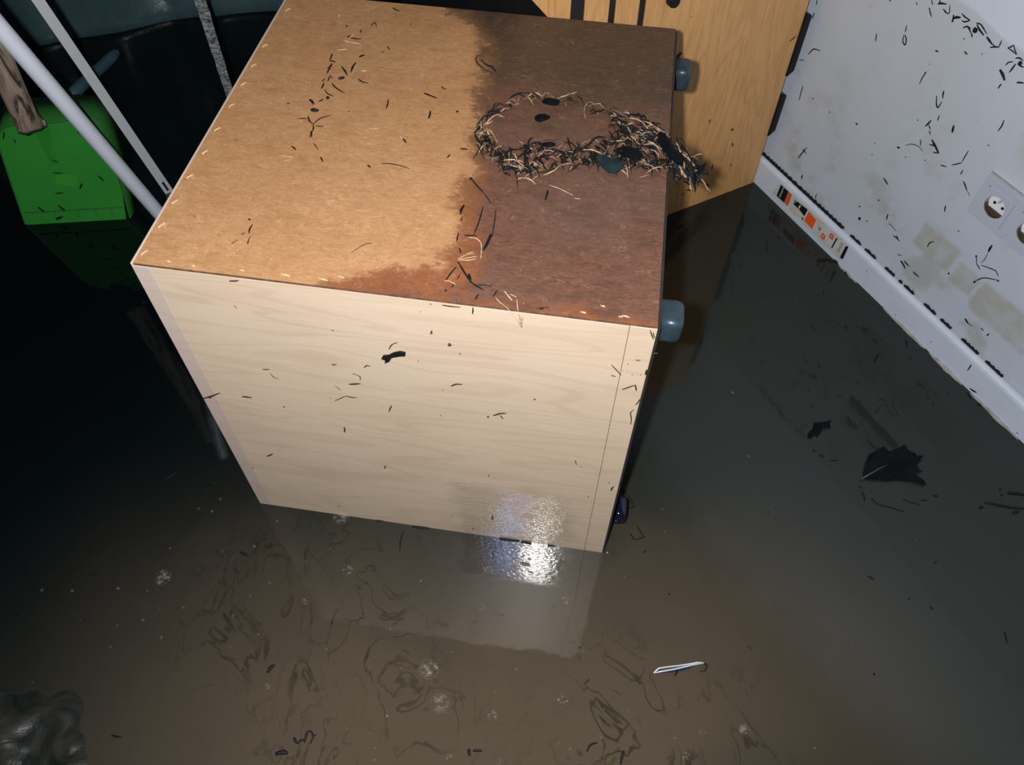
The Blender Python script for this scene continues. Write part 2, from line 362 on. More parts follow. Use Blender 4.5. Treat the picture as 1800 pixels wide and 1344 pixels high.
tag(MB().box(2.35, 2.45, -WOFF, 3.5, BOT, 2.35).build('wall_back', M['darkwall'], None, M_WALL), kind='structure')
tag(MB().box(-2.3, 2.35, 3.38, 3.48, BOT, 2.35).build('wall_left', M['darkwall'], None, M_WALL), kind='structure')

# skirting board with rounded nose, dirt packed in the slit behind it
prof = [(-.013, BOT), (0, BOT), (0, .058), (-.0012, .0635), (-.004, .067), (-.008, .068), (-.013, .0675)]
sk = MB(); vs = []
for xx in (-2.3, 2.35): vs += [(xx, y, z) for y, z in prof]
n = len(prof); sk.add(vs, [(i, (i+1) % n, n+(i+1) % n, n+i) for i in range(n)]+[tuple(range(n)), tuple(reversed(range(n, 2*n)))])
SKIRT = tag(sk.build('baseboard_right', M['base'], None, M_WALL), kind='structure')
def skp(px, py, off=.0006): # pixel -> skirting-local point
    p = onplane(px, py, W0+WN*off, WN); return M_WALL.inverted() @ p
lb = MB()
def lab(pts, mi, off, sc=8.4, ox=1350, oy=310):
    q = [skp(ox+a/sc, oy+b/sc, off) for a, b in pts]; c = sum(q, V())/len(q)
    lb.cur = mi; lb.prism(q, (0, -.0003, 0))
lab([(165, 95), (1205, 1020), (1070, 1240), (60, 250)], 0, .0006)
lab([(190, 120), (300, 220), (235, 385), (125, 285)], 1, .001)
lab([(300, 220), (355, 270), (290, 440), (235, 385)], 3, .001)
for k, (a, b) in enumerate([(225, 180), (212, 212), (200, 240), (186, 268), (178, 292)]): lab([(a-8, b-12), (a+10, b-6), (a+4, b+12), (a-12, b+8)], 0, .0014)
lab([(430, 370), (500, 425), (470, 500), (370, 400)], 1, .001); lab([(500, 425), (585, 490), (535, 590), (470, 500)], 1, .001)
lab([(395, 340), (420, 362), (400, 395), (378, 372)], 4, .0012)
lab([(455, 432), (480, 420), (482, 445), (462, 480), (448, 470)], 0, .0014)
lab([(505, 600), (522, 612), (508, 645), (492, 632)], 1, .001)
lab([(605, 520), (710, 640), (650, 775), (530, 650)], 2, .001); lab([(598, 590), (650, 640), (645, 650), (592, 600)], 3, .0014)
for a, b in ((750, 762), (775, 775), (757, 792)): lab([(a-14, b-12), (a+10, b-10), (a+14, b+12), (a-8, b+10)], 4, .001)
for a, b in ((810, 885), (935, 885)): lab([(a-5, b-55), (a+42, b-5), (a+15, b+58), (a-42, b+5)], 3, .001); lab([(a-8, b-14), (a+14, b-2), (a+6, b+14), (a-14, b+2)], 0, .0014)
lab([(1008, 903), (1025, 918), (948, 1060), (932, 1048)], 1, .001)
for k in range(5):
    a, b = 1100-k*14, 985+k*28; lab([(a-24, b-10), (a+18, b+8), (a+10, b+20), (a-32, b+2)], 4, .001)
lab([(1150, 1022), (1187, 1042), (1102, 1225), (1060, 1195)], 1, .001)
tag(lb.build('price_label', [M['white_label'], M['ink'], M['orange'], M['orange2'], M['grey_ink']], SKIRT), 'cream paper label with orange squares and black bars')
dl = MB()
def wl(along, z, y=0.0): return V((-along, y, z))
def gapline(a0, a1, w):
    a = a0
    while a < a1:
        b = min(a1, a+random.uniform(.008, .02)); dl.tube([wl(a, .0675+random.uniform(0, .001), -.0145), wl((a+b)/2, .069, -.0150), wl(b+.002, .0675, -.0145)], [w*.6, w, w*.6], 6); a = b
gapline(-.03, .26, .0046); 
for a0, a1 in ((.285, .315), (.33, .36), (.39, .415), (.43, .437), (.445, .47), (.50, .53), (.545, .57), (.60, .64), (.66, .70)): gapline(a0, a1, .0036)
tag(dl.build('packed_dirt', M['black'], None, M_WALL), 'black dirt packed in the slit above the white skirting board', 'dirt', kind='stuff')
ck = MB()
for a0, a1, h in ((.30, .36, .0025), (.44, .56, .0042), (.57, .66, .0048), (.68, .8, .004)):
    m = 12; pts = []; rad = []
    for k in range(m+1): a = a0+(a1-a0)*k/m; pts.append(wl(a, .0, .001+random.uniform(0, .002))); rad.append(h*math.sin(math.pi*k/m)**.6*random.uniform(.7, 1.1)+.0005)
    ck.tube(pts, rad, 7)
tag(ck.build('caulk_bead', M['caulk'], SKIRT), 'lumpy grey caulk peeling at the water line')

# ------------------------------------------------------------------ main drawer cabinet lying on its front
CAB = empty('drawer_cabinet', M_CAB @ Matrix.Translation((0, 0, BOT)), 'birch drawer cabinet lying face down in the water, wet brown hardboard back on top', 'cabinet')
ML = Matrix.Translation((0, 0, -BOT))   # part meshes are written with z = 0 at the water
def cpart(mb, name, mat, parent=None, **k):
    if parent is None:
        o = mb.build(name, mat, CAB, None, **k); o.matrix_parent_inverse = Matrix(); o.location = (0, 0, -BOT)
    else: o = mb.build(name, mat, parent, None, **k)
    return o
cpart(MB().box(0, .022, 0, CD, BOT+.02, CH-.0036).box(0, .003, 0, CD, CH-.0036, CH), 'top_board', M['birch_edge'], bevel=.0008)
cpart(MB().box(CW-.030, CW, 0, CD, BOT+.02, CH-.0036), 'bottom_board', [M['birch']], bevel=.0008)
cpart(MB().box(.0224, CW-.0306, .0, .018, BOT+.02, CH-.004), 'side_panel', M['birch'])
cpart(MB().box(.0224, CW-.0306, CD-.018, CD, BOT+.02, CH-.004), 'side_panel', M['birch'])
cpart(MB().box(.004, CW-.004, .004, CD-.004, BOT, BOT+.0195), 'drawer_front', M['birch'])
# bottom board outer face is dark
cpart(MB().box(CW+.0001, CW+.003, .001, CD-.001, BOT+.02, CH-.003), 'base_sheet', M['board_dark'])
# hardboard back with its stain as a signed distance attribute
X0, X1, Y0, Y1 = .0035, CW-.0005, .0006, CD-.001
NG = 130
stain_px = [(770, 4), (815, 30), (850, 75), (846, 120), (832, 160), (838, 205), (826, 250), (832, 300), (806, 345), (803, 400), (792, 440), (772, 478), (700, 472), (650, 488), (600, 490), (570, 502), (700, 560), (1250, 620), (1300, -40), (770, -60)]
invc = M_CAB.inverted()
poly = [(invc @ onz(a, b, CH)).xy for a, b in stain_px]
def sdist(p):
    inside = False; dmin = 9
    for i in range(len(poly)):
        a, b = poly[i], poly[(i+1) % len(poly)]; ab = b-a; t_ = max(0, min(1, (p-a).dot(ab)/ab.length_squared)); dmin = min(dmin, (p-a-ab*t_).length)
        if (a.y > p.y) != (b.y > p.y) and p.x < (b.x-a.x)*(p.y-a.y)/(b.y-a.y)+a.x: inside = not inside
    return dmin if inside else -dmin
hb = MB(); vals = []
for j in range(NG+1):
    for i in range(NG+1):
        x = X0+(X1-X0)*i/NG; y = Y0+(Y1-Y0)*j/NG
        hb.v.append((x, y, CH)); vals.append(sdist(V((x, y))))
N1 = NG+1
for j in range(NG):
    for i in range(NG): hb.f.append((j*N1+i, j*N1+i+1, (j+1)*N1+i+1, (j+1)*N1+i)); hb.mi.append(0)
hb.cur = 1
hb.add([(X0, Y0, CH), (X1, Y0, CH), (X1, Y1, CH), (X0, Y1, CH), (X0, Y0, CH-.0035), (X1, Y0, CH-.0035), (X1, Y1, CH-.0035), (X0, Y1, CH-.0035)], [(0, 4, 5, 1), (1, 5, 6, 2), (2, 6, 7, 3), (3, 7, 4, 0), (4, 7, 6, 5)])
HB = cpart(hb, 'back_panel', [M['hard'], M['hard_edge']])
at = HB.data.attributes.new('wet', 'FLOAT', 'POINT'); at.data.foreach_set('value', vals+[0]*(len(hb.v)-len(vals)))
HB['label'] = 'brown hardboard back, soaked dark on its right half'
def cl(px, py, z=CH): return invc @ onz(px, py, z)
# staples along the left edge and front edge
st_px = [(712//2.8, 1245/2.8), (797/2.8, 1110/2.8), (863/2.8, 994/2.8), (934/2.8, 870/2.8), (1010/2.8, 750/2.8), (1071/2.8, 637/2.8), (1140/2.8, 521/2.8), (1199/2.8, 415/2.8), (1250/2.8, 323/2.8), (1305/2.8, 226/2.8), (506, 18)]
for a, b in st_px:
    p = cl(a, b); d = V((.0022, .0042, 0)); q = MB().tube([p-d+V((0, 0, -.001)), p-d*.9+V((0, 0, .0009)), p+V((0, 0, .0011)), p+d*.9+V((0, 0, .0009)), p+d+V((0, 0, -.001))], .0007, 6)
    cpart(q, 'staple', M['chip'], HB, smooth=True)
for a, b, L in [(296, 459, 6), (340, 467, 4), (425, 475, 5), (502, 483, 9), (568, 491, 9), (600, 487, 7), (1100, 556, 7), (1060, 538, 4), (1025, 549, 5)]:
    p = cl(a, b); d = V((.0006*L, -.00012*L, 0))
    cpart(MB().tube([p-d, p+V((0, 0, .0006)), p+d], [.0005, .0014, .0006], 6, .5), 'splinter', M['chip'], HB)
# rounded plastic feet on the bottom board
def roundrect_prism(mb, c, hx, hz, r, y0, y1, axis='x', top=.8):
    """rounded block growing along +x from x=y0 to y1; domed end"""
    layers = [(y0, 1.0), (y0+(y1-y0)*.65, 1.0), (y0+(y1-y0)*.88, .93), (y1, .78)]
    n = 24; vs = []
    for x, s_ in layers:
        for k in range(n):
            q = 2*math.pi*k/n; e = .45; cx = math.copysign(abs(math.cos(q))**e, math.cos(q)); cz = math.copysign(abs(math.sin(q))**e, math.sin(q))
            vs.append(V((x, c[1]+hx*cx*s_, c[2]+hz*cz*s_)))
    fs = [(i*n+k, i*n+(k+1) % n, (i+1)*n+(k+1) % n, (i+1)*n+k) for i in range(len(layers)-1) for k in range(n)]
    fs += [tuple(reversed(range(n))), tuple((len(layers)-1)*n+k for k in range(n))]
    return mb.add(vs, fs)
for (fy, fz, m) in ((.030, .578, 'blue_black'), (CD-.066, .568, 'blue_black'), (.050, .066, 'navy'), (CD-.062, .075, 'navy')):
    f = cpart(roundrect_prism(MB(), (0, fy, fz), .020, .019, .01, CW+.003, CW+.0285), 'foot', M[m], smooth=True)
    cpart(roundrect_prism(MB(), (0, fy, fz), .016, .015, .01, CW+.002, CW+.006), 'foot_collar', M['blackp'], f)

# ------------------------------------------------------------------ oak drawer unit against the wall
OAK = empty('oak_drawer_unit', M_OAK @ Matrix.Translation((0, 0, BOT)), 'oak veneer drawer unit standing behind the fallen cabinet, against the white wall', 'cabinet')
def opart(mb, name, mat, parent=None, **k):
    o = mb.build(name, mat, parent or OAK, None, **k)
    if parent is None: o.location = (0, 0, -BOT)
    return o
TOPZ = .80
def front(s0, s1, name='drawer_front', s0t=None):
    # faces; s0 < s1 are positions towards the wall, slight lean as in the photo
    y0, y1 = 0, .018; k = -.020
    P = lambda s, z, y: (s+k*(z), y, z)
    b, t_ = BOT+.01, TOPZ
    v = [P(s0, b, y0), P(s1, b, y0), P(s1, b, y1), P(s0, b, y1), P(s0, t_, y0), P(s1, t_, y0), P(s1, t_, y1), P(s0, t_, y1)]
    return opart(MB().add(v, [(0, 3, 2, 1), (4, 5, 6, 7), (0, 1, 5, 4), (1, 2, 6, 5), (2, 3, 7, 6), (3, 0, 4, 7)]), name, M['oak'], bevel=.0012)
front(-.386, -.001, 'side_panel'); front(-.447, -.400); front(-.508, -.461)
for g0, g1 in ((-.400, -.386), (-.461, -.447), (-.535, -.508)):
    q = MB(); v = [(g0+.0003-.02*z, y, z) if e == 0 else (g1-.0003-.02*z, y, z) for z in (BOT+.012, TOPZ-.012) for y in (.003, .018) for e in (0, 1)]
    q.add(v, [(0, 1, 5, 4), (2, 6, 7, 3), (0, 4, 6, 2), (1, 3, 7, 5), (4, 5, 7, 6), (0, 2, 3, 1)]); opart(q, 'gap_shade_filler', M['oakdark'])  # black filler strips stand in for the shade inside the gaps
opart(MB().box(-.535, -.022, .019, .42, BOT+.01, TOPZ-.01), 'carcass', M['oakdark'])
opart(MB().box(-.39, -.024, .4205, .44, BOT+.01, TOPZ), 'side_panel', M['oak'])
q = MB(); cpt = M_OAK.inverted() @ onplane(1180, -3, W0, V((OD.y, -OD.x, 0)))
q.add([], []); nn = 24; vs = []
for yy, s_ in ((0, 1), (-.010, 1), (-.014, .8)):
    for k in range(nn): a = 2*math.pi*k/nn; vs.append((cpt.x+.0105*s_*math.cos(a), yy, cpt.z+.0125*s_*math.sin(a)))
q.add(vs, [(i*nn+k, (i+1)*nn+k, (i+1)*nn+(k+1) % nn, i*nn+(k+1) % nn) for i in range(2) for k in range(nn)]+[tuple(range(nn)), tuple(reversed(range(2*nn, 3*nn)))])
opart(q, 'handle_knob', M['blackp'], smooth=False)
for z0, z1 in ((.135, .245), (.285, .425), (.62, .72)):
    k = -.02; q = MB(); c0 = -.003+k*(z0+z1)/2
    q.prism([(c0, -.004, z0), (c0+.017, -.004, z0+.010), (c0+.017, -.004, z1-.010), (c0, -.004, z1)], (0, .05, 0))
    opart(q, 'foot', M['blackp'], bevel=.002)
# oak plank leaning diagonally behind the unit
pA = M_OAK.inverted() @ onplane(935, 0, W0, V((OD.y, -OD.x, 0))); pB = M_OAK.inverted() @ onplane(960, 27, W0, V((OD.y, -OD.x, 0)))
dv = (pB-pA).normalized(); pR = -.0545-.4925
tq = (pR-pA.x)/dv.x; zR = pA.z+dv.z*tq
nv = V((-dv.z, 0, dv.x)); nv = nv if nv.x > 0 else -nv
hiP = pA-dv*.30
q = MB().prism([(pR, .0, zR), (pR, .0, zR+.30), (hiP.x+.10, .0, hiP.z+.12), (hiP.x, .0, hiP.z)], (0, .018, 0))
for v_ in range(len(q.v)): q.v[v_] = tuple(V(q.v[v_]))
o = opart(q, 'leaning_oak_board', M['oak']); o['label'] = 'leaning oak board with a slanting lower edge'

# ------------------------------------------------------------------ wall socket (double)
def wloc(px, py, off=0.0): return M_WALL.inverted() @ onplane(px, py, W0-WN*(WOFF-off), WN)
SO = wloc(1725, 337); sa = -wloc(1743, 307).x
SX = .476; SZ0, SZ1 = .299, .378; YW = -WOFF
SOCK = empty('wall_socket', M_WALL @ Matrix.Translation((-SX-.0775, YW, SZ0)), 'white double wall socket with mud in its round wells, above the skirting', 'socket')
def so(mb, name, mat, parent=None, **k): return mb.build(name, mat, parent or SOCK, None, **k)
def sq(k, n, h):
    a = 2*math.pi*(k+.5)/n; c, s_ = math.cos(a), math.sin(a); r = h/max(abs(c), abs(s_)); return r*c, r*s_
H = (SZ1-SZ0)
def annulus(mb, cx, cz, half, r, y, n=48, half2=None):
    vs = [(cx+sq(k, n, half)[0], y, cz+sq(k, n, half)[1]) for k in range(n)]+[(cx+r*math.cos(2*math.pi*(k+.5)/n), y, cz+r*math.sin(2*math.pi*(k+.5)/n)) for k in range(n)]
    return mb.add(vs, [(k, n+k, n+(k+1) % n, (k+1) % n) for k in range(n)])
fr = MB()
centers = [.0375, -.0340]
T = .0135
# frame with two square openings: top, bottom, ends and the bar between
xs = [(.0775, centers[0]+.0275), (centers[0]-.0275, centers[1]+.0275), (centers[1]-.0275, -.0775)]
fr.box(-.0775, .0775, 0, T, 0, .0115).box(-.0775, .0775, 0, T, H-.0125, H)
for a, b in xs: fr.box(min(a, b), max(a, b), 0, T, .0115, H-.0125)
so(fr, 'frame', M['plate'])
so(MB().box(-.0795, .0795, 0, .0030, -.002, H+.002), 'backing_rim', M['socket_in'])
for cx in centers:
    cz = H/2; ins = MB(); annulus(ins, cx, cz, .0272, .0195, T+.0012); nI = 48
    ins.add([(cx+sq(k, nI, .0272)[0], y, cz+sq(k, nI, .0272)[1]) for y in (0, T+.0012) for k in range(nI)], [(k, (k+1) % nI, nI+(k+1) % nI, nI+k) for k in range(nI)])
    I = so(ins, 'insert', M['plate'])
    well = MB(); well.add([(cx+.0195*math.cos(2*math.pi*k/nI), y, cz+.0195*math.sin(2*math.pi*k/nI)) for y in (T+.0012, .0022) for k in range(nI)], [(k, (k+1) % nI, nI+(k+1) % nI, nI+k) for k in range(nI)])
    so(well, 'well_wall', M['socket_in'], I)
    fl = MB(); fl.add([(cx+.0195*math.cos(2*math.pi*k/nI), .0036, cz+.0195*math.sin(2*math.pi*k/nI)) for k in range(nI)], [tuple(range(nI))]); so(fl, 'well_floor', M['socket_w'], I)
    pts = [(cx+.0193*math.cos(a), .0038, cz+.0193*math.sin(a)) for a in [math.radians(215+110*k/16) for k in range(17)]]
    md = MB().prism(pts, (0, .0035, 0)); aw = [math.radians(188+160*k/20) for k in range(21)]
    md.add([(cx+.0192*math.cos(a), y, cz+.0192*math.sin(a)) for y in (.0024, T-.0005) for a in aw], [(k, k+1, 22+k, 21+k) for k in range(20)]); so(md, 'mud_deposit', M['mud'], I)
    for sx, sz, r in ((-.0085, .0, .0028), (.0085, .0, .0028)):
        h = MB().tube([(cx+sx, .0037, cz+sz), (cx+sx, .0042, cz+sz)], r, 14, nrm=V((1, 0, 0))); so(h, 'pin_hole', M['ink'], I)
    so(MB().tube([(cx, .0037, cz+.009), (cx, .0115, cz+.009)], [.0024, .0018], 12, nrm=V((1, 0, 0))), 'earth_pin', M['alu'], I)

# ------------------------------------------------------------------ things at the left
def pole(name, lo, hi, r, mat, label, cat, ext=.13):
    d = (hi-lo).normalized(); a = lo+d*((BOT+.005-lo.z)/d.z); b = hi+d*ext
    return d, a, b
lo = onz(283, 379, 0); hi = onz(-2, 47, .566); d, a, b = pole('', lo, hi, 0, 0, '', '')
R_ = empty('white_pole', Matrix.Translation(a), 'thick white enamelled pole standing in water beside the cabinet, crossing the dustpan', 'pole')
MB().tube([(b-a)*t_ for t_ in (0, .002, .02, .25, .5, .75, .98, .998, 1)], .0150, 24).build('tube', M['whitepole'], R_, None, True)
MB().tube([b-a-d*.0005, b-a+d*.025], .0156, 24).build('end_cap', M['blackp'], R_, None, True)
lo = onz(298, 338, 0); hi = onz(67, 0, .505); d, a, b = pole('', lo, hi, 0, 0, '', '')
R_ = empty('metal_channel', Matrix.Translation(a), 'thin grey metal channel with a slotted end leaning behind the white pole', 'metal channel')
view = (EYE-hi).normalized(); sx = d.cross(view).normalized(); sy = sx.cross(d).normalized()
if sy.dot(view) < 0: sy = -sy
def chan(name, x0, x1, y0, y1, t0, t1, mat):
    L = (b-a).length; vs = [sx*x+sy*y+d*(t*L) for t in (t0, t1) for (x, y) in ((x0, y0), (x1, y0), (x1, y1), (x0, y1))]
    return MB().add(vs, [(0, 1, 2, 3), (4, 7, 6, 5), (0, 4, 5, 1), (1, 5, 6, 2), (2, 6, 7, 3), (3, 7, 4, 0)]).build(name, mat, R_, None, bevel=.0005)
chan('web', -.0098, .0098, -.001, .001, 0, 1, M['alu']); chan('flange', -.0098, -.0082, -.013, -.001, 0, 1, M['alu']); chan('flange', .0082, .0098, -.013, -.001, 0, 1, M['alu'])
L_ = (b-a).length; ls = (onz(291, 327, .02)-a).dot(d)/L_
chan('slot', -.0025, .0025, .0009, .0016, ls-.016, ls+.022, M['ink'])

# green dustpan standing on its lip, underside towards the camera
pl_ = onz(47, 394); pr_ = onz(222, 384)
ux = (pr_-pl_); WPAN = ux.length; ux.normalize(); uy = V((-ux.y, ux.x, 0)); tilt = math.radians(4)
uz = (ZUP*math.cos(tilt)+uy*math.sin(tilt)).normalized(); un = ux.cross(uz).normalized()   # un faces camera?
if un.dot(EYE-pl_) < 0: un = -un
M_PAN = Matrix(((ux.x, -un.x, uz.x, pl_.x), (ux.y, -un.y, uz.y, pl_.y), (ux.z, -un.z, uz.z, pl_.z), (0, 0, 0, 1)))
PAN = empty('dustpan', M_PAN @ Matrix.Translation((0, 0, -.02)), 'bright green plastic dustpan standing upside down on its lip in dark water', 'dustpan')
iP = M_PAN.inverted()
def pp(px, py, y=0.0):
    P0 = M_PAN @ V((0, y, 0)); p = iP @ onplane(px, py, P0, un); return V((p.x, y, p.z+.02))
outer = [pp(47, 402), pp(223, 392), pp(215, 340), pp(200, 290), pp(186, 250), pp(172, 228), pp(150, 216), pp(120, 213), pp(86, 218), pp(20, 222), pp(5, 228), pp(-3, 240), pp(0, 262), pp(18, 315)]
MB().prism(outer, (0, .003, 0)).build('pan_plate', M['green'], PAN, None, bevel=.001)
# walls along sides and the high arched back, running away from the camera
wallpath = [V((WPAN+.004, 0, .0)), pp(215, 340), pp(200, 290), pp(186, 250), pp(172, 228), pp(150, 216), pp(120, 213), pp(86, 218), pp(20, 222), pp(5, 228), pp(-3, 240), pp(0, 262), pp(18, 315), pp(47, 402)]
dep = [.030, .045, .058, .064, .068, .070, .070, .070, .070, .070, .068, .062, .045, .012]
wb = MB(); vs = []; nW = len(wallpath); cen = V((WPAN/2, 0, .13))
for i, p in enumerate(wallpath):
    o_ = (p-cen); o_.y = 0; o_.normalize(); up_ = dep[i]*.35
    vs += [p, p+V((0, dep[i], 0))+o_*dep[i]*.22, p+V((0, dep[i]+.001, 0))+o_*(dep[i]*.22+.004), p+o_*.003]
wb.add(vs, [f for i in range(nW-1) for f in ((4*i, 4*i+1, 4*i+5, 4*i+4), (4*i+1, 4*i+2, 4*i+6, 4*i+5), (4*i+2, 4*i+3, 4*i+7, 4*i+6), (4*i+3, 4*i, 4*i+4, 4*i+7))])
wb.build('pan_rim', M['greend'], PAN, None, True)
MB().tube([vs[4*i+1]+V((0, .001, 0)) for i in range(nW)], .0028, 8).build('rim_bead', M['green'], PAN, None, True)
# lip with notches
lp = MB().prism([pp(46, 376, -.002), pp(217, 365, -.002), pp(221, 386, -.002), pp(48, 396, -.002)], (0, .0019, 0)).build('lip', M['green'], PAN, None, bevel=.0006)
MB().tube([pp(44, 374, -.002), pp(216, 364, -.002)], .0016, 6).build('lip_seam', M['greend'], PAN)
for t_ in (.27, .5, .68, .84):
    p = pp(47+175*t_, 374-10*t_, -.003); MB().tube([p, p+V((-.002, 0, -.020))], .0008, 5).build('notch', M['greend'], lp)
# moulded handle socket ridge on the underside
rg = MB(); rr = [pp(70, 222, -.001), pp(84, 222, -.010), pp(100, 288, -.001), pp(92, 290, -.001), pp(60, 230, -.001)]
rg.add(rr, [(0, 1, 4), (0, 2, 1), (1, 2, 3), (4, 1, 3)]); rg.build('handle_ridge', M['green'], PAN, None)
MB().prism([pp(98, 309, -.0006), pp(120, 307, -.0006), pp(137, 314, -.0006), pp(136, 326, -.0006), pp(118, 327, -.0006), pp(98, 322, -.0006)], (0, .001, 0)).build('size_emblem', varmat('green_plastic_light', (.042, .27, .028), (.05, .30, .034), 20, .35), PAN)
# handle grip goes up and back, dull teal
hs = iP @ (onplane(101, 190, M_PAN @ V((0, .055, 0)), un)); hs.z += .02; 
hw = M_PAN @ V((hs.x, hs.y, hs.z-.02))
de = ray(207, 91); best = min((abs(((EYE+de*t_)-hw).length-.235), t_) for t_ in [x*.005 for x in range(200, 600)] if (EYE+de*t_).y > hw.y+.04)[1]
he = iP @ (EYE+de*best); he.z += .02
hd = (he-hs).normalized(); Lh = (he-hs).length
MB().tube([hs, hs+hd*.03], [.014, .011], 16).build('handle_socket', M['teal'], PAN, None, True)
hn = MB().tube([hs+hd*.028, hs+hd*(Lh*.35), hs+hd*(Lh*.9), hs+hd*(Lh*.97), hs+hd*Lh], [.0115, .0125, .0115, .009, .004], 18).build('handle', M['teal'], PAN, None, True)
hh = MB().box(-.001, .001, -.001, .001, -.001, .001)
arc = [pp(73, 205, .03), pp(78, 190, .05), pp(88, 185, .06), pp(98, 188, .06), pp(104, 195, .05), pp(125, 197, .05)]
MB().tube(arc, .004, 8).build('hanging_loop', M['greend'], PAN, None, True)

# weathered wooden stake resting against the dustpan
e0 = EYE + ray(54, 222)*0; 
tip = M_PAN @ (iP @ onplane(54, 221, M_PAN @ V((0, -.035, 0)), un))
top = EYE + ray(-62, -20)*1.18
dW = (top-tip).normalized()
sd = dW.cross((EYE-tip).normalized()).normalized(); sn = sd.cross(dW).normalized()
if sn.dot(EYE-tip) < 0: sn = -sn
MST = Matrix(((sd.x, sn.x, dW.x, tip.x), (sd.y, sn.y, dW.y, tip.y), (sd.z, sn.z, dW.z, tip.z), (0, 0, 0, 1)))
ST = empty('wooden_stake', MST, 'weathered grey brown wooden stake with a ragged end resting on the green dustpan', 'wooden stake')
sm = MB(); n = 20; vs = []; NL = 26; Lw = .42
for i in range(NL+1):
    z = Lw*i/NL
    for k in range(n):
        q = 2*math.pi*k/n; e = .6; x = math.copysign(abs(math.cos(q))**e, math.cos(q))*.0225; y = math.copysign(abs(math.sin(q))**e, math.sin(q))*.014
        nz = mnoise.noise(V((x*60, y*60, z*6))); f = 1+.14*nz+(.12 if i < 2 else 0); rag = (.012*mnoise.noise(V((q*2.3, 3, 1))) if i == 0 else 0)
        vs.append((x*f, y*f, z+rag))
sm.add(vs, [(i*n+k, (i+1)*n+k, (i+1)*n+(k+1) % n, i*n+(k+1) % n) for i in range(NL) for k in range(n)]+[tuple(range(n)), tuple(reversed(range(NL*n, NL*n+n)))])
sm.build('shaft', M['weather'], ST, None, True)
for k in range(7):
    x = -.02+.0066*k+random.uniform(-.002, .002); r = random.uniform(.004, .0075)
    MB().tube([(x, random.uniform(-.004, .01), .010), (x+random.uniform(-.003, .003), .006, random.uniform(-.010, .0))], [r, r*.45], 7).build('splinter', M['weather'], ST, None, True)

# blue plastic sheet hanging at the back, bottom edge in the water
edge = [(-160, 128), (-60, 108), (0, 95), (58, 83), (130, 70), (205, 57), (280, 42), (340, 31), (400, 26), (480, 19), (560, 12), (640, 4)]
tp = MB(); NU = len(edge)*6; NV = 26; vs = []
ep = [onz(*e, 0) for e in edge]
for j in range(NV+1):
    for i in range(NU+1):
        t_ = i/NU*(len(ep)-1); k = min(int(t_), len(ep)-2); p = ep[k].lerp(ep[k+1], t_-k); h = 1.15*j/NV
        back = V((-.25, 1, 0)).normalized()
        fold = mnoise.noise(V((i*.13, h*2.1, .3)))*.05*min(1, j/4+.15)+mnoise.noise(V((i*.4+h*6, h*5, 4)))*.014*min(1, j/4+.1)
        vs.append(p+back*(h*.22+fold)+V((0, 0, h-.015)))
tp.add(vs, [(j*(NU+1)+i, j*(NU+1)+i+1, (j+1)*(NU+1)+i+1, (j+1)*(NU+1)+i) for j in range(NV) for i in range(NU)])
o = origin_mesh(tp, 'plastic_sheet', M['tarp'], True); sol = o.modifiers.new('thickness', 'SOLIDIFY'); sol.thickness = .0015
tag(o, 'dark blue plastic sheet hanging at the back with its edge in the water', 'plastic sheet')

# silver tape strap hanging straight down in front of the sheet
sp = onz(408, 178, 0); tb = MB(); vs = []; NS = 90
for i in range(NS+1):
    z = -.02+1.3*i/NS; f = min(1, max(0, (z-.02)/.75)); wdt = .0105+.0105*f
    tw = .5*mnoise.noise(V((0, 0, z*3))); yy = .004*mnoise.noise(V((1, 2, z*40)))
    for s_ in (-1, 0, 1): vs.append(sp+V((s_*wdt*math.cos(tw), s_*wdt*math.sin(tw)+yy+(.002*mnoise.noise(V((s_*3, z*60, 0)))), z)))
tb.add(vs, [(3*i+k, 3*i+k+1, 3*i+4+k, 3*i+3+k) for i in range(NS) for k in (0, 1)])
o = origin_mesh(tb, 'silver_strap', M['foil'], False); sol = o.modifiers.new('thickness', 'SOLIDIFY'); sol.thickness = .0012
tag(o, 'crinkled silver strap hanging straight down behind the cabinet', 'strap')

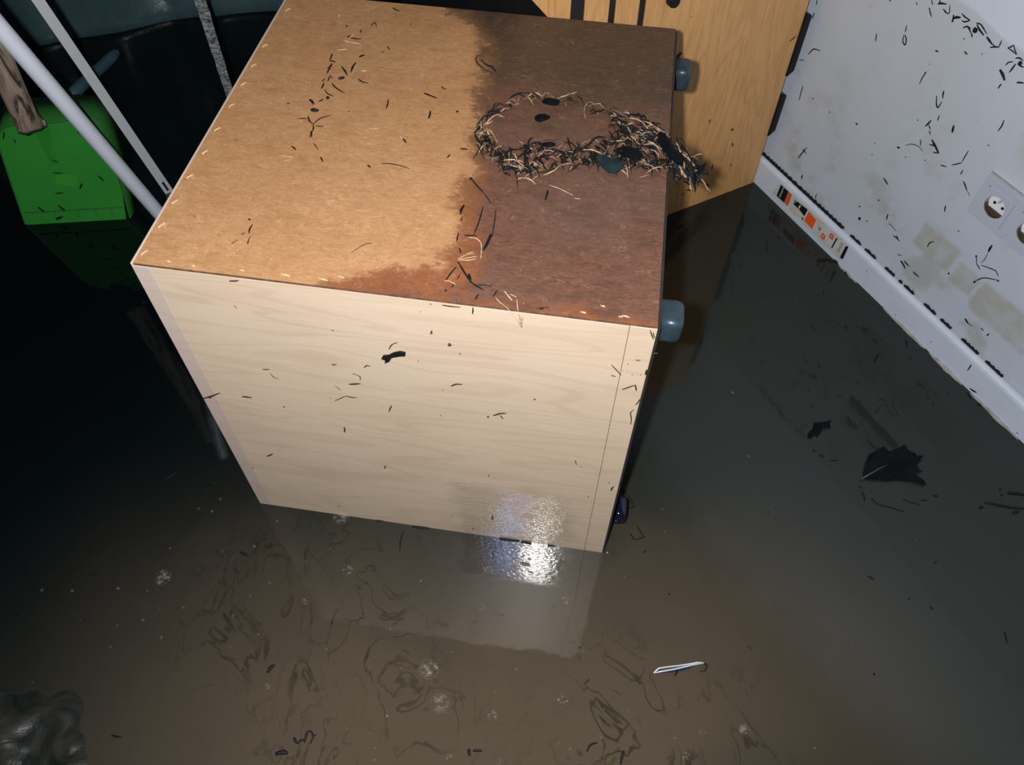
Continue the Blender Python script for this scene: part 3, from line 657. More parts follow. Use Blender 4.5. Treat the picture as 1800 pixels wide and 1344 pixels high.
# ------------------------------------------------------------------ debris
def on_cab(px, py, off=.0006):
    p = invc @ onz(px, py, CH+off)
    if p.y >= -.0005: return M_CAB @ p, ZUP.copy()
    return onplane(px, py, CA-E2*off, E2), -E2
def on_side(px, py, off=.0006): return onplane(px, py, CA-E2*off, E2), -E2
def on_wall(px, py, off=.0006):
    p = onplane(px, py, W0-WN*(WOFF-off), WN)
    return p, WN.copy()
def on_skirt(px, py, off=.0006): return onplane(px, py, W0+WN*off, WN), WN.copy()
def on_water(px, py, off=.0005): return onz(px, py, off), ZUP.copy()
OV_ = V((OD.y, -OD.x, 0))
def on_oak(px, py, off=.001):
    yv = (M_OAK.to_3x3() @ V((0, 1, 0))); return onplane(px, py, W0-yv*off, yv), -yv
REG = {
 'needles stuck on the white wall': [
   (lambda x, y: y < 130, 'scraps high on the white wall', 'black scrap stuck high on the white wall, just under the tide line'),
   (lambda x, y: y > 395, 'scraps low on the white wall', 'black scrap stuck low on the white wall, between socket and skirting board'),
   (lambda x, y: x < 1580, 'scraps on the wall by the oak unit', 'black needle or scrap stuck on the white wall just right of the oak drawer unit'),
   (lambda x, y: True, 'scraps on the wall left of the socket', 'black needle or scrap stuck on the white wall above and left of the socket')],
 'needles on the birch side panel': [
   (lambda x, y: x < 560, 'needles on the left of the birch side', 'dark pine needle stuck on the left third of the pale birch cabinet side'),
   (lambda x, y: x < 900, 'needles on the middle of the birch side', 'dark pine needle stuck around the middle of the pale birch cabinet side'),
   (lambda x, y: True, 'needles on the right of the birch side', 'dark pine needle stuck near the right edge of the pale birch cabinet side')],
 'needles on the hardboard top': [
   (lambda x, y: x < 625, 'scraps in the trail on the hardboard', 'dark needle in the trail of scraps on the left of the hardboard top'),
   (lambda x, y: True, 'scattered needles on the dry hardboard', 'dark needle lying singly on the dry middle of the brown hardboard top')],
 'needles floating on the water': [
   (lambda x, y: x > 1200 and y < 640, 'needles on the water by the skirting', 'dark twig or needle floating on the water close to the white skirting board'),
   (lambda x, y: x > 1380 and y < 930, 'needles around the maple leaf', 'dark twig or needle floating around the maple leaf'),
   (lambda x, y: x > 1200, 'needles on the water at lower right', 'dark speck or needle floating on open water at the lower right'),
   (lambda x, y: x > 1060 and y < 1000, 'twigs beside the lower foot', 'dark twig floating right beside the lowest foot of the fallen cabinet'),
   (lambda x, y: x < 420, 'needles on the dark water at left', 'dark needle floating on the dark water at the left'),
   (lambda x, y: y < 1060, 'scraps along the cabinet water line', 'dark scrap floating along the water line of the birch cabinet side'),
   (lambda x, y: True, 'scraps in the foreground water', 'dark scrap floating in the brown water of the near foreground')],
}
def piece(surf, pts, wpx, name, mat, label, cat, group, bow=.0):
    if group in REG:
        mx = sum(p[0] for p in pts)/len(pts); my = sum(p[1] for p in pts)/len(pts)
        for test, g2, l2 in REG[group]:
            if test(mx, my): group, label = g2, l2; break
    P = [surf(a, b) for a, b in pts]; n = P[0][1]; P = [p[0] for p in P]
    if len(P) == 2:
        m = (P[0]+P[1])/2; s_ = n.cross(P[1]-P[0])*random.uniform(-.09, .09); P = [P[0], m+s_, P[1]]
    # smooth the path a little
    Q = []
    for i in range(len(P)-1):
        for k in range(3): Q.append(P[i].lerp(P[i+1], k/3))
    Q.append(P[-1])
    for _ in range(1): Q = [Q[0]]+[(Q[i-1]+Q[i]*2+Q[i+1])/4 for i in range(1, len(Q)-1)]+[Q[-1]]
    depth = (P[0]-EYE).dot(FWD); r = wpx*.5*depth/FPX*.82; m = len(Q)-1
    rad = [r*(.45+.75*math.sin(math.pi*(.12+.8*i/m))*random.uniform(.75, 1.1)) for i in range(m+1)]
    mb = MB().tube([q+n*r*.4 for q in Q], rad, 6, .7, n)
    o = origin_mesh(mb, name, mat, True); return tag(o, label, cat, group)
def parse(txt, sc, ox, oy):
    for ln in txt.strip().split(';'):
        ln = ln.strip()
        if not ln: continue
        t_ = ln.split(); w_ = float(t_[0]); pts = [tuple(map(float, q.split(','))) for q in t_[1:]]
        yield w_, [(ox+a/sc, oy+b/sc) for a, b in pts]
def scatter(txt, sc, ox, oy, surf, name, mat, label, cat, group):
    for w_, pts in parse(txt, sc, ox, oy):
        if len(pts) == 1:
            a, b = pts[0]; r_ = w_*.5; pts = [(a-r_*.6, b), (a, b+.5), (a+r_*.6, b-.4)]
        ok = [p for p in pts if -60 < p[0] < 1860]
        piece(surf, ok, w_, name, mat, label, cat, group)
WL = 'black pine needle or scrap stuck to the dirty white wall below the tide line'
WG = 'needles stuck on the white wall'
scatter('''2.2 525,0 520,30;2.6 510,75 497,112;2.4 475,320 505,285 545,300;1.6 420,350 450,355;2.2 442,508 430,550 418,592;2.4 878,197 870,245;2.2 1055,148 1045,190;
3 1045,205 1055,235 1045,270 1030,245 1040,205;2.6 1190,45 1202,98;3 1225,298 1240,303;2.4 1170,425 1130,497;3 1232,565 1230,620 1240,640 1262,600;3.4 1275,535 1268,580;2.6 1248,680 1237,713;
3.4 1200,710 1165,745;2.6 1185,735 1195,765;2.4 1190,770 1195,795;5 1335,740 1325,782;5 1205,825 1225,860 1245,905;2.6 1190,852 1225,862;2.6 1210,898 1240,903;2.4 1135,822 1137,860;4 1000,868 1015,872;
1.6 1045,858 1085,848 1130,865 1150,895;2.4 1420,890 1382,955;2.4 1380,960 1320,973;2.4 1255,975 1290,985;2.2 1388,1003 1372,1030;3.4 1390,1068 1410,1122;1.4 1410,1122 1428,1158;3 1285,1213 1278,1250;
2.2 945,1265 938,1295;3.2 918,1050 945,1090;2 437,1035 433,1055;2.4 465,870 412,935;2.2 440,880 462,905;3 755,725 765,738;1.6 523,1145 514,1168;2 770,1220 785,1218;6 778,1288;3 1630,710 1595,772;
3 1615,495 1595,522;6 1607,410 1635,475;3.4 1705,487 1747,490;2 1398,303 1412,318;1.6 1530,855 1545,860;3 955,0 960,8;2 1112,12 1118,30;2.5 1120,708;2 885,1180;2 820,1302;2.5 503,580;2 1045,925 1052,930;2.5 1163,945;2.5 600,660;2 1190,378;2 868,845;2 850,912''',
    3.36, 1280, 0, on_wall, 'pine_needle', M['black'], WL, 'pine needle', WG)
scatter('''2.4 905,398 915,378 935,373;4.5 1200,390 1183,420;1.6 1180,425 1150,470;2.4 1145,500 1128,470;2 1128,470 1128,438;2.2 1150,480 1220,505 1227,530;2.4 1225,548 1160,535 1118,555;4 1128,438;4 1227,550;5 1120,555;
3 1330,395 1325,430;2 725,250 720,275;1.6 730,290 765,328;3 750,345 780,372;2 765,345 772,360;2 770,430 788,437;4 785,460 805,495;3 800,460 822,485;3 842,510 868,533;4 1078,722 1092,745;1.8 1092,745 1110,758;
2.4 1148,765 1160,778;2.4 1187,790 1175,802;4 1003,517;3 1047,325;2 340,70 333,92;2 402,160 396,178;2 632,280;2.5 685,185''',
    2.585, 1280, 280, on_wall, 'pine_needle', M['black'], WL, 'pine needle', WG)
scatter('''2.4 300,120 320,190 340,270;2.4 340,0 362,75;3.6 440,60 500,50 575,65;3 470,0 465,60;3 525,140 600,220;2.4 600,220 625,200 625,80;4 665,350 690,230;5 690,285 740,270 800,275;3 820,215 870,270 950,320;3 950,320 860,350 820,325;
3 840,440 900,410 960,450;3 900,410 950,480 960,520;3 965,520 980,590;11 1040,470;3 1050,360 1120,380 1170,460 1215,535;4 1060,390 1100,470 1170,560;2.4 1080,360 1060,400 1090,430;4.5 1215,580 1250,630 1300,700;2.4 1300,690 1350,740;3 1265,750 1340,740 1410,745;2.6 1400,740 1450,640;
3 1545,760 1640,710;2.6 1640,710 1690,865;2.4 1680,860 1545,760;2.6 860,810 905,860;3 400,800 450,812;2.6 1510,1030 1560,980 1630,975;3.6 1670,1010 1620,1080 1570,1145;3 1670,920 1730,910 1790,960;9 1750,990;3 1700,1010 1760,1050 1800,1060;1.6 1130,870 1145,840;2.6 850,610;2.4 225,1165 258,1135''',
    9, 1600, 0, on_wall, 'twig_scrap', M['black'], 'black twig scrap caught along the tide line high on the white wall', 'twig', 'scraps along the wall tide line')
scatter('2.6 1105,932 1088,958;4 1100,1040 1130,1058;2 630,510;2 760,705;2 922,828;1.6 1310,1240 1318,1248', 2.585, 1280, 280, on_skirt, 'pine_needle', M['black'],
    'dark needle stuck on the face of the white skirting board', 'pine needle', 'needles on the skirting board')
SL = 'dark pine needle stuck on the pale birch side of the cabinet'; SG = 'needles on the birch side panel'
scatter('''4 525,189 567,187;1.5 545,300 560,314;2 988,412 1000,418;3 990,568 1012,570;3 1138,582 1150,572 1165,577;2.6 677,591 708,591;1.8 710,610 728,628 748,634;2 1083,610 1110,618 1122,628 1118,640;4 1070,658 1120,655;
1.4 1005,667 1032,688;2.2 1005,733 1055,712;3 1055,712 1103,720;4 584,714 627,719;4 408,722 445,712 483,697;3 435,722 455,705;2.6 1262,755 1250,784;3 1047,853 1048,876;3.4 695,985 722,974;3 773,760;2.4 1235,1028 1228,1042;2.4 632,1038;2.4 1250,500 1262,478 1290,468;2 558,65;1.6 985,722;2 1022,1212''',
    2.584, 200, 420, on_side, 'pine_needle', M['brownneedle'], SL, 'pine needle', SG)
scatter('''2.2 152,235 160,215;8 242,280;3 292,325;4 250,478 272,468 302,470;4 450,617 480,607 510,607;2.4 480,617 495,634;4.5 424,622;4 644,540;2.2 1007,378 1030,402 1053,428;2.4 1005,428 1027,434;3.2 1058,495 1090,483 1120,473;
3 1120,473 1125,500;2.6 1200,325 1228,323;2.4 1122,355 1145,357;2.6 1140,540 1120,568;2.2 1112,590 1095,605 1102,630 1098,660;2.4 1190,215 1205,258;2 1205,225 1212,255;3.4 1018,952 1006,972;2.2 995,934;3 427,900;3 443,1088 444,1110;3 354,1152;2.4 898,1001;
1.6 837,828 845,850;2 865,860;2 252,1095;2 200,617;2 105,127;2.2 1085,375;2 1145,425;2 1105,425;4 1175,400 1168,425;2 210,497;2 95,360''',
    2.6875, 700, 500, on_side, 'pine_needle', M['brownneedle'], SL, 'pine needle', SG)
# leaf scrap stuck on the birch side
lf = MB(); pts = [on_side(700+a/2.6875, 500+b/2.6875)[0] for a, b in ((-78, 345), (-70, 332), (-45, 330), (-20, 318), (10, 312), (36, 318), (34, 332), (8, 333), (-30, 340), (-42, 358), (-62, 366), (-60, 352))]
tag(origin_mesh(lf.prism(pts, -E2*.0025), 'leaf_scrap', M['black']), 'folded black leaf scrap stuck in the middle of the birch side panel', 'leaf')
TL = 'dark pine needle lying on the dry brown hardboard top'; TG = 'needles on the hardboard top'
scatter('''3 845,262 890,270 920,268;2.6 825,260 845,245;2.6 915,225 920,207;2.6 1135,55 1185,78;3 705,410 718,370;3 700,415 745,430;4 690,475 720,440;3 685,505 710,470;3.4 785,460 805,485 825,520;3.6 882,432 860,460 850,497;
3.4 645,610 662,572;2.4 690,560 705,520 725,540;2.4 650,560 670,545;3 900,545 925,565 968,573;3 720,575 745,608 805,640;2.6 668,620 690,648 732,664;8 690,675;3 625,700 660,682;5 565,686 592,720;9 575,760 600,762 625,765;7 763,545 805,537;
2.4 490,814 550,815;2.8 555,800 562,835 590,855;2.6 590,855 640,810 710,793;2.6 590,860 580,910;4 575,905 570,945;2.4 610,865 660,870;3.2 440,1005 470,1032;2 590,985 625,1030;2.6 1105,685 1090,750;3.6 1350,643 1385,655 1440,677;2.6 1470,597 1502,615;3.6 1395,765 1382,818;
3.2 1205,955 1228,985;2.4 1060,1128 1110,1124 1180,1137 1250,1160;4 963,1138 985,1152;2.2 985,180 1015,150 1025,185;5 1580,768;3.6 1600,1025 1650,1030;3 1510,1085 1530,1065;4 905,395 942,380;2.4 1100,320 1115,342;2 1055,360 1080,358;3.4 820,180;2.4 410,712 430,715;2.4 60,965;2.6 835,765;2 1260,167;3 640,1080 655,1112''',
    3.913, 400, 0, on_cab, 'pine_needle', M['black'], TL, 'pine needle', TG)
scatter('''5.5 765,110 770,112;3.4 840,265 850,250 870,235;3 795,270 835,290;2.6 800,285 860,292 915,303;2.4 750,345 825,338;2 945,900 980,885 1040,882;3 915,487 955,488;1.8 360,1070 450,1082;1.6 380,1110 440,1095;3 1180,930 1200,955''',
    3.913, 400, 0, lambda a, b: on_cab(a, b), 'straw_bit', M['straw'], 'pale straw bit lying on the dry brown hardboard top', 'straw', 'straw bits on the hardboard top')
scatter('3 1243,1105 1225,1148;1.6 1560,-10 1570,0;5 1228,1080;1.6 1220,1195 1235,1160;2 1190,1155 1205,1145;1.6 1140,1200 1170,1180', 2.8, 0, 0, on_cab, 'pine_needle', M['black'], TL, 'pine needle', TG)
scatter('1.6 1080,60 1145,20 1175,20;2 608,25 613,3', 2.584, 200, 420, on_cab, 'pine_needle', M['black'], TL, 'pine needle', TG)
WT = 'dark pine needle on the soaked dark half of the hardboard top'; WTG = 'needles on the wet part of the hardboard'
scatter('''3 300,112 340,160 390,215;2 390,215 425,270;7 303,118;5 262,280 240,335;2 240,380 250,345;3 218,500 228,450;2.4 378,290 350,390 320,460;2 455,312 445,400 430,480;6 425,460 405,510 380,555;4 265,463 340,465;3 455,312;2.2 375,555 395,535;
4 770,190 768,215 755,250;2.4 232,540 240,575;3.6 225,625 265,690 295,740;3 215,655 175,700 150,740;6 290,700 300,745;4 300,745 350,780 380,795;3 350,820 330,855;3 345,765 410,770;2 410,775 435,760;5 150,798;2.4 185,780 200,760;2 235,700 220,730;
2.4 440,835 470,795;2 450,835 490,880 520,905;2.6 315,900 313,940;3 130,885 180,893 240,898;1.8 55,875 62,885;2 700,905 770,900 780,910;4 720,912 745,908;2.4 60,1045 70,1060''',
    3.4615, 740, 280, on_cab, 'pine_needle', M['black'], WT, 'pine needle', WTG)
scatter('''2.4 290,475 340,480 370,510 365,600;2 225,605 270,580 330,570;2.2 230,610 280,600 345,590;2 225,612 290,615 340,605;1.8 240,600 290,570 320,560;2.4 230,640 260,680 280,715;2.4 140,740 170,738 210,760;3 505,798 530,830 555,858;
2.4 450,835 525,905;2.8 525,905 575,965 612,1022;2.4 582,845 590,920;2 592,930 612,1022;2.4 600,940 612,1022;2 625,870 622,950;2 618,950 612,1022;2 540,820 580,838;1.6 775,155 850,180 925,220;2.4 975,928 1005,932;4 1200,957 1230,958;2 1090,885 1110,897;1.4 1330,110 1390,95;1.6 930,235 970,240''',
    3.4615, 740, 280, on_cab, 'straw_bit', M['straw'], 'pale straw stalk lying on the soaked dark part of the hardboard', 'straw', 'straw stalks on the wet hardboard')
scatter('''4 1108,275 1120,258;4 1095,290 1112,270;3 1100,270 1112,295;5 1370,638;3 1372,705 1374,722;2.6 1262,588 1256,608;2.6 1275,812 1268,838;3 1245,908 1258,918;3.6 1143,938 1172,944;3 1128,958;1.8 1365,808 1362,822;2 1168,82''',
    2.8125, 800, 0, on_oak, 'pine_needle', M['brownneedle'], 'small dark scrap stuck on the oak drawer unit', 'pine needle', 'scraps on the oak unit')
piece(on_oak, [(1388, 72), (1399, 63)], 2.2, 'pine_needle', M['black'], 'small dark scrap stuck on the oak drawer unit', 'pine needle', 'scraps on the oak unit')

def on_pan(px, py, off=.001):
    n_ = un; return onplane(px, py, pl_+un*(.0005+off), un), un.copy()
scatter('''3 272,838 305,850;2.6 280,905 300,908 325,908;3 515,920 545,950;3 430,962 418,990;2.6 290,1015 335,1010;4 200,1085 235,1110;4 308,1078 345,1104;5 295,1150 330,1135;2.4 20,690 15,730;2 75,728 82,752;5 408,690 425,696''', 2.987, 0, 0, on_pan, 'pine_needle', M['black'],
    'dark needle lying on the green dustpan', 'pine needle', 'needles on the dustpan')
# ring of tangled roots and needles on the wet corner
up = [(852, 262), (846, 225), (862, 208), (885, 195), (915, 180), (960, 175), (1010, 182), (1050, 195), (1080, 205), (1120, 212), (1150, 225), (1180, 243), (1205, 262), (1225, 272)]
dn = [(852, 262), (880, 275), (900, 292), (930, 305), (950, 290), (985, 280), (1020, 285), (1060, 282), (1100, 280), (1130, 290), (1160, 292), (1190, 296), (1210, 285), (1228, 280)]
dn2 = [(885, 265), (930, 262), (970, 265), (1020, 262), (1070, 255), (1110, 250), (1140, 262), (1170, 280)]
up2 = [(1075, 215), (1110, 235), (1140, 250), (1165, 265), (1200, 285), (1225, 300)]
def along(path, t_):
    t_ *= len(path)-1; k = min(int(t_), len(path)-2); f = t_-k; return path[k][0]*(1-f)+path[k+1][0]*f, path[k][1]*(1-f)+path[k+1][1]*f
cm = MB()
def strand(cx, cy, th, L, curl, rr, col, h, m=7):
    cm.cur = col; P = []; x, y = cx-L/2*math.cos(th), cy-L/2*math.sin(th); a_ = th-curl/2
    for k in range(m):
        loc = invc @ onz(x, y, CH+.001); zz = CH+max(rr, h*math.sin(math.pi*(k+.5)/m)+random.uniform(-.0006, .0012))
        if loc.x > CW+.004: zz -= (loc.x-CW)*.45
        loc.z = zz; P.append(M_CAB @ loc)
        x += L/(m-1)*math.cos(a_); y += L/(m-1)*math.sin(a_); a_ += curl/m+random.gauss(0, .16)
    cm.tube(P, [rr*.45, rr*.9, rr*1.1, rr, rr*1.05, rr*.8, rr*.3][:m], 5)
for path, cnt, spread, ang in ((up, 95, 5, .5), (dn, 210, 11, .8), (dn2, 75, 10, .7), (up2, 130, 11, .3), ([(1120, 235), (1160, 250), (1200, 270), (1232, 282)], 80, 9, .4)):
    for _ in range(cnt):
        t_ = random.random(); cx, cy = along(path, t_); cx += random.gauss(0, spread); cy += random.gauss(0, spread*.65)
        e = along(path, min(1, t_+.03)); e0_ = along(path, max(0, t_-.03)); th = math.atan2(e[1]-e0_[1], e[0]-e0_[0])+random.gauss(0, ang)
        dk = random.random() < .67
        strand(cx, cy, th, random.choice((12, 18, 26, 38))*random.uniform(.7, 1.2), random.gauss(0, .9),
               random.choice((.0004, .0006, .0009, .0013)) if dk else random.choice((.0004, .0006, .0009)), 0 if dk else 1, random.uniform(.001, .009))
for path, cnt in ((dn, 30), (up2, 20), (dn2, 10), (up, 7)):     # darker lumps of bark and leaf crumbs
    for _ in range(cnt):
        t_ = random.random(); cx, cy = along(path, t_); cm_r = random.uniform(.0014, .0034)
        strand(cx+random.gauss(0, 7), cy+random.gauss(0, 5), random.uniform(-.6, .9), random.uniform(8, 17), random.gauss(0, .4), cm_r, 0, .003, 5)
for (a_, b_, L, th) in ((940, 173, 34, -.03), (1000, 178, 44, .17), (870, 215, 42, -.35), (862, 240, 34, .9), (845, 225, 30, 1.5), (850, 262, 26, 2.4), (900, 297, 46, .6), (925, 320, 36, .15), (985, 305, 60, -.12), (1078, 305, 50, .7), (1040, 270, 40, .1), (1128, 222, 60, .5), (1150, 228, 66, .55), (1165, 240, 60, .6), (1232, 262, 34, -.6), (1215, 310, 26, 1.6), (1140, 258, 40, .5)):
    strand(a_, b_, th, L, random.gauss(0, .35), .0010, 1, .007)
o = origin_mesh(cm, 'root_tangle', [M['black'], M['straw_dim']], True)
tag(o, 'ring of tangled roots, straw and needles on the wet corner of the hardboard, hanging over its edge', 'plant debris', kind='stuff')
def leafshape(px, name, label, mat='leaf', z=CH+.008, lift=.003, group=None, cat='leaf'):
    c = onz(*px[0], z); P = [onz(a, b, z) for a, b in px]; c = sum(P, V())/len(P)+V((0, 0, lift))
    mb = MB(); n = len(P); top = [p for p in P]+[c]; bot = [p-V((0, 0, .0012)) for p in P]
    mb.add(top+bot, [(i, (i+1) % n, n) for i in range(n)]+[tuple(reversed(range(n+1, 2*n+1)))]+[(i, n+1+i, n+1+(i+1) % n, (i+1) % n) for i in range(n)])
    o = origin_mesh(mb, name, M[mat]); return tag(o, label, cat, group)
def ell(cx, cy, a, b, ang, n=14, pinch=0.0):
    A = math.radians(ang); out = []
    for k in range(n):
        q = 2*math.pi*k/n; j_ = 1+.35*mnoise.noise(V((cx+math.cos(q)*1.3, cy+math.sin(q)*1.3, 0)));  x = a*j_*math.cos(q); y = b*j_*math.sin(q); out.append((cx+x*math.cos(A)-y*math.sin(A), cy+x*math.sin(A)+y*math.cos(A)))
    return out
S7 = 6.923
leafshape([(1000+a/S7, 170+b/S7) for a, b in ((345, 710), (420, 700), (520, 750), (620, 770), (690, 810), (640, 880), (560, 930), (480, 920), (420, 870), (350, 790))], 'leaf_fragment', 'dull teal leaf fragment at the lower middle of the root ring', 'tealleaf')
leafshape([(1000+a/S7, 170+b/S7) for a, b in ((1080, 450), (1110, 420), (1170, 440), (1230, 540), (1300, 640), (1380, 700), (1400, 770), (1370, 830), (1320, 820), (1230, 740), (1140, 640), (1090, 540))], 'leaf_fragment', 'long dark oval leaf lying across the cabinet edge in the root tangle', z=CH+.013)
leafshape([(1000+a/S7, 170+b/S7) for a, b in ((1490, 900), (1560, 850), (1680, 800), (1640, 900), (1560, 990), (1530, 1090), (1500, 1010))], 'leaf_fragment', 'narrow dark leaf dangling beyond the cabinet edge beneath the tangle', z=CH-.012)
leafshape(ell(952, 206, 13, 6, -10), 'leaf_fragment', 'small dark leaf inside the upper left of the root ring')
leafshape(ell(968, 178, 16, 6, 5), 'leaf_fragment', 'small dark leaf on the topmost stretch of the root ring')
leafshape(ell(1108, 268, 24, 10, 18), 'leaf_fragment', 'black crumpled leaf right of the teal fragment in the root ring')
leafshape(ell(965, 253, 12, 4, 0), 'leaf_fragment', 'thin dark leaf at the centre left of the root ring')
piece(on_cab, [(845, 98), (838, 99), (836, 106), (841, 114), (850, 121), (860, 127), (868, 130)], 3.2, 'twig_scrap', M['brownneedle'], 'curled brown scrap on the stain border above the root ring', 'twig', None)
piece(on_cab, [(845, 106), (856, 115), (866, 118), (873, 128)], 3.6, 'twig_scrap', M['black'], 'short dark scrap beside the curled one above the root ring', 'twig', None)
# ------------------------------------------------------------------ floating things on the water
S6 = 3.6
ml = [(775, 690), (790, 600), (815, 540), (860, 515), (905, 490), (920, 520), (950, 520), (1000, 500), (1040, 478), (1065, 515), (1110, 535), (1112, 548), (1162, 548), (1140, 565), (1142, 585), (1118, 605), (1130, 630), (1152, 652), (1090, 655), (1045, 660), (1052, 682), (1110, 695), (1165, 705), (1172, 740), (1130, 722), (1080, 708), (990, 700), (930, 706), (850, 700)]
LP = [onz(1300+a/S6, 650+b/S6, 0) for a, b in ml]; lc = sum(LP, V())/len(LP)
LEAF = empty('maple_leaf', Matrix.Translation(lc), 'large dark maple leaf floating on the water near the white wall', 'leaf')
mb = MB(); n = len(LP); ring1 = [(p-lc)+V((0, 0, .003+.005*abs(mnoise.noise((p-lc)*40)))) for p in LP]; ring2 = [(p-lc)*.5+V((0, 0, .0035+.004*abs(mnoise.noise((p-lc)*25+V((3, 0, 0)))))) for p in LP]
top = ring1+ring2+[V((0, 0, .004))]; low = [p-V((0, 0, .0012)) for p in ring1]
mb.add(top+low, [(i, (i+1) % n, n+(i+1) % n, n+i) for i in range(n)]+[(n+i, n+(i+1) % n, 2*n) for i in range(n)]+[(i, 2*n+1+i, 2*n+1+(i+1) % n, (i+1) % n) for i in range(n)])
mb.build('blade', M['leaf'], LEAF)
def lp_(a, b, z): return onz(1300+a/S6, 650+b/S6, z)-lc
MB().tube([lp_(768, 690, .004), lp_(840, 650, .0105), lp_(880, 625, .011), lp_(935, 600, .0105)], [.0017, .0012, .0011, .0006], 7).build('stem', M['leafstem'], LEAF, None, True)
for a in ((935, 600, 1035, 490), (935, 600, 1140, 560), (935, 605, 1145, 640), (900, 615, 1150, 715)):
    MB().tube([lp_(a[0], a[1], .0095), lp_(a[2], a[3], .0085)], [.0007, .0004], 5).build('vein', M['leaf'], LEAF)
leafshape([(1300+a/S6, 650+b/S6) for a, b in ((430, 430), (435, 395), (465, 370), (470, 335), (520, 328), (550, 325), (582, 312), (572, 345), (578, 368), (548, 358), (525, 352), (522, 385), (490, 425), (480, 408), (455, 432))], 'leaf_fragment', 'small crumpled dark leaf floating left of the maple leaf', z=.002, lift=.006)
WN_L = 'dark twig or needle floating flat on the brown water'; WN_G = 'needles floating on the water'
scatter('''5 1552,838 1620,850 1700,868 1800,878;7 1700,778 1750,780 1800,792;6 1735,905 1770,895;6 1520,875 1538,865;3.4 760,735 768,745;3 775,770 790,800 795,828;4.5 1225,793 1255,800;5 1658,790;3 1648,745 1650,765;4 462,505 475,515;5 508,535 530,550;3 455,232;3 748,82;3.5 182,897;3 1180,68;4 1240,1215;
3 835,810 860,840 890,855;2.4 890,855 960,870 1035,895;2.4 1030,815 1070,832 1140,852;2.4 1140,822 1190,825;2.6 575,572 620,575''', S6, 1300, 650, on_water, 'floating_needle', M['black'], WN_L, 'pine needle', WN_G)
scatter('''3.4 685,882 665,922;3 805,822 815,848;2 820,903 835,903;3 410,935 420,945;2 195,375;2.5 115,847;6 405,458 450,455;6 450,455 500,465 560,520;3.6 410,465 440,460;3 530,500 535,525;3.4 560,520 620,572;4 655,460 670,470;5 1135,1110 1150,1120;2 860,480;2.4 355,388;2 960,990''', 2.585, 1280, 280, on_water, 'floating_needle', M['black'], WN_L, 'pine needle', WN_G)
scatter('''3.4 1093,30 1122,48;2.6 1712,283 1728,337;4 1375,168 1390,182;3.4 1278,133;5 1122,473;3.6 195,112;2 1005,345;1.6 550,345 570,365''', 2.571, 1100, 1000, on_water, 'floating_needle', M['black'], WN_L, 'pine needle', WN_G)
scatter('''4 485,1215 510,1222 530,1222;3 715,108 740,90 768,72;4 100,680 102,695;2.6 250,354;2.4 110,55;2.6 605,435;2.4 390,520 430,522''', 2.47, 0, 800, on_water, 'floating_needle', M['black'], WN_L, 'pine needle', WN_G)
scatter('''4.5 615,305 660,325;3 1063,645 1067,655;7 752,895 765,870 785,855;5 880,1210 895,1240;4 895,1240 920,1220 940,1225;5 930,1235 945,1180 965,1180;4 965,1180 975,1205 960,1240;3 975,1205 988,1195;9 790,1290 830,1280 850,1290;3.4 1320,150 1280,152;4 1460,182 1535,190;2.4 1395,300 1415,200''', 2.777, 200, 860, on_water, 'floating_needle', M['black'], WN_L, 'pine needle', WN_G)
scatter('''5 75,180 110,186 145,188;6 495,240 540,243 590,250;5 600,255 650,265;4 730,270 770,272;3.4 1100,95 1155,85;3 1155,85 1125,30 1095,5;3 1135,215 1150,250 1205,230;2.6 1200,235 1165,180;5 1203,303;3.4 1322,510;4 885,770;6 345,1265 350,1300;5 365,1275 410,1276;2 905,950 935,925;4 920,1280 935,1245 970,1235;5 1085,1340 1092,1300 1100,1275;2.6 455,125 460,148''', 2.776, 700, 860, on_water, 'floating_needle', M['black'], WN_L, 'pine needle', WN_G)
# strip of clear plastic folded on the surface at the lower right
FS = 5.0
for nm, pts, w_, mt in (('floating_strip', None, 0, 0),):
    a_ = onz(1148, 1178, .003); o = empty('plastic_strip', Matrix.Translation(a_), 'shiny folded plastic strip lying on the water at the lower right', 'plastic strip')
    def fp(x, y, z=.004): return onz(1000+x/FS, 1150+y/FS, z)-a_
    MB().tube([fp(745, 160), fp(790, 120), fp(870, 108), fp(960, 98), fp(1060, 82), fp(1130, 70), fp(1190, 72)], [.001, .0014, .0012, .0012, .0012, .0014, .0008], 7).build('upper_fold', M['alu'], o, None, True)
    MB().tube([fp(745, 162), fp(830, 145), fp(930, 128), fp(1030, 105), fp(1090, 90), fp(1185, 76)], [.0008, .0012, .0012, .0012, .001, .0006], 7).build('lower_fold', M['alu'], o, None, True)
    MB().add([fp(760, 155, .0015), fp(850, 145, .0015), fp(1000, 118, .0015), fp(1090, 100, .0015), fp(1060, 125, .0008), fp(960, 150, .0008), fp(850, 160, .0008)], [tuple(reversed(range(7)))]).build('web', simple('violet_film', (.02, .025, .07), .15), o)
    MB().tube([fp(955, 135, .002), fp(945, 165, .002), fp(925, 190, .001)], [.0016, .0012, .0006], 6).build('knot', M['leaf'], o)
    MB().tube([fp(1190, 72, .003), fp(1215, 100, .003), fp(1200, 140, .002), fp(1150, 150, .001)], [.0016, .0018, .0014, .0006], 7).build('curl', M['film'], o, None, True)
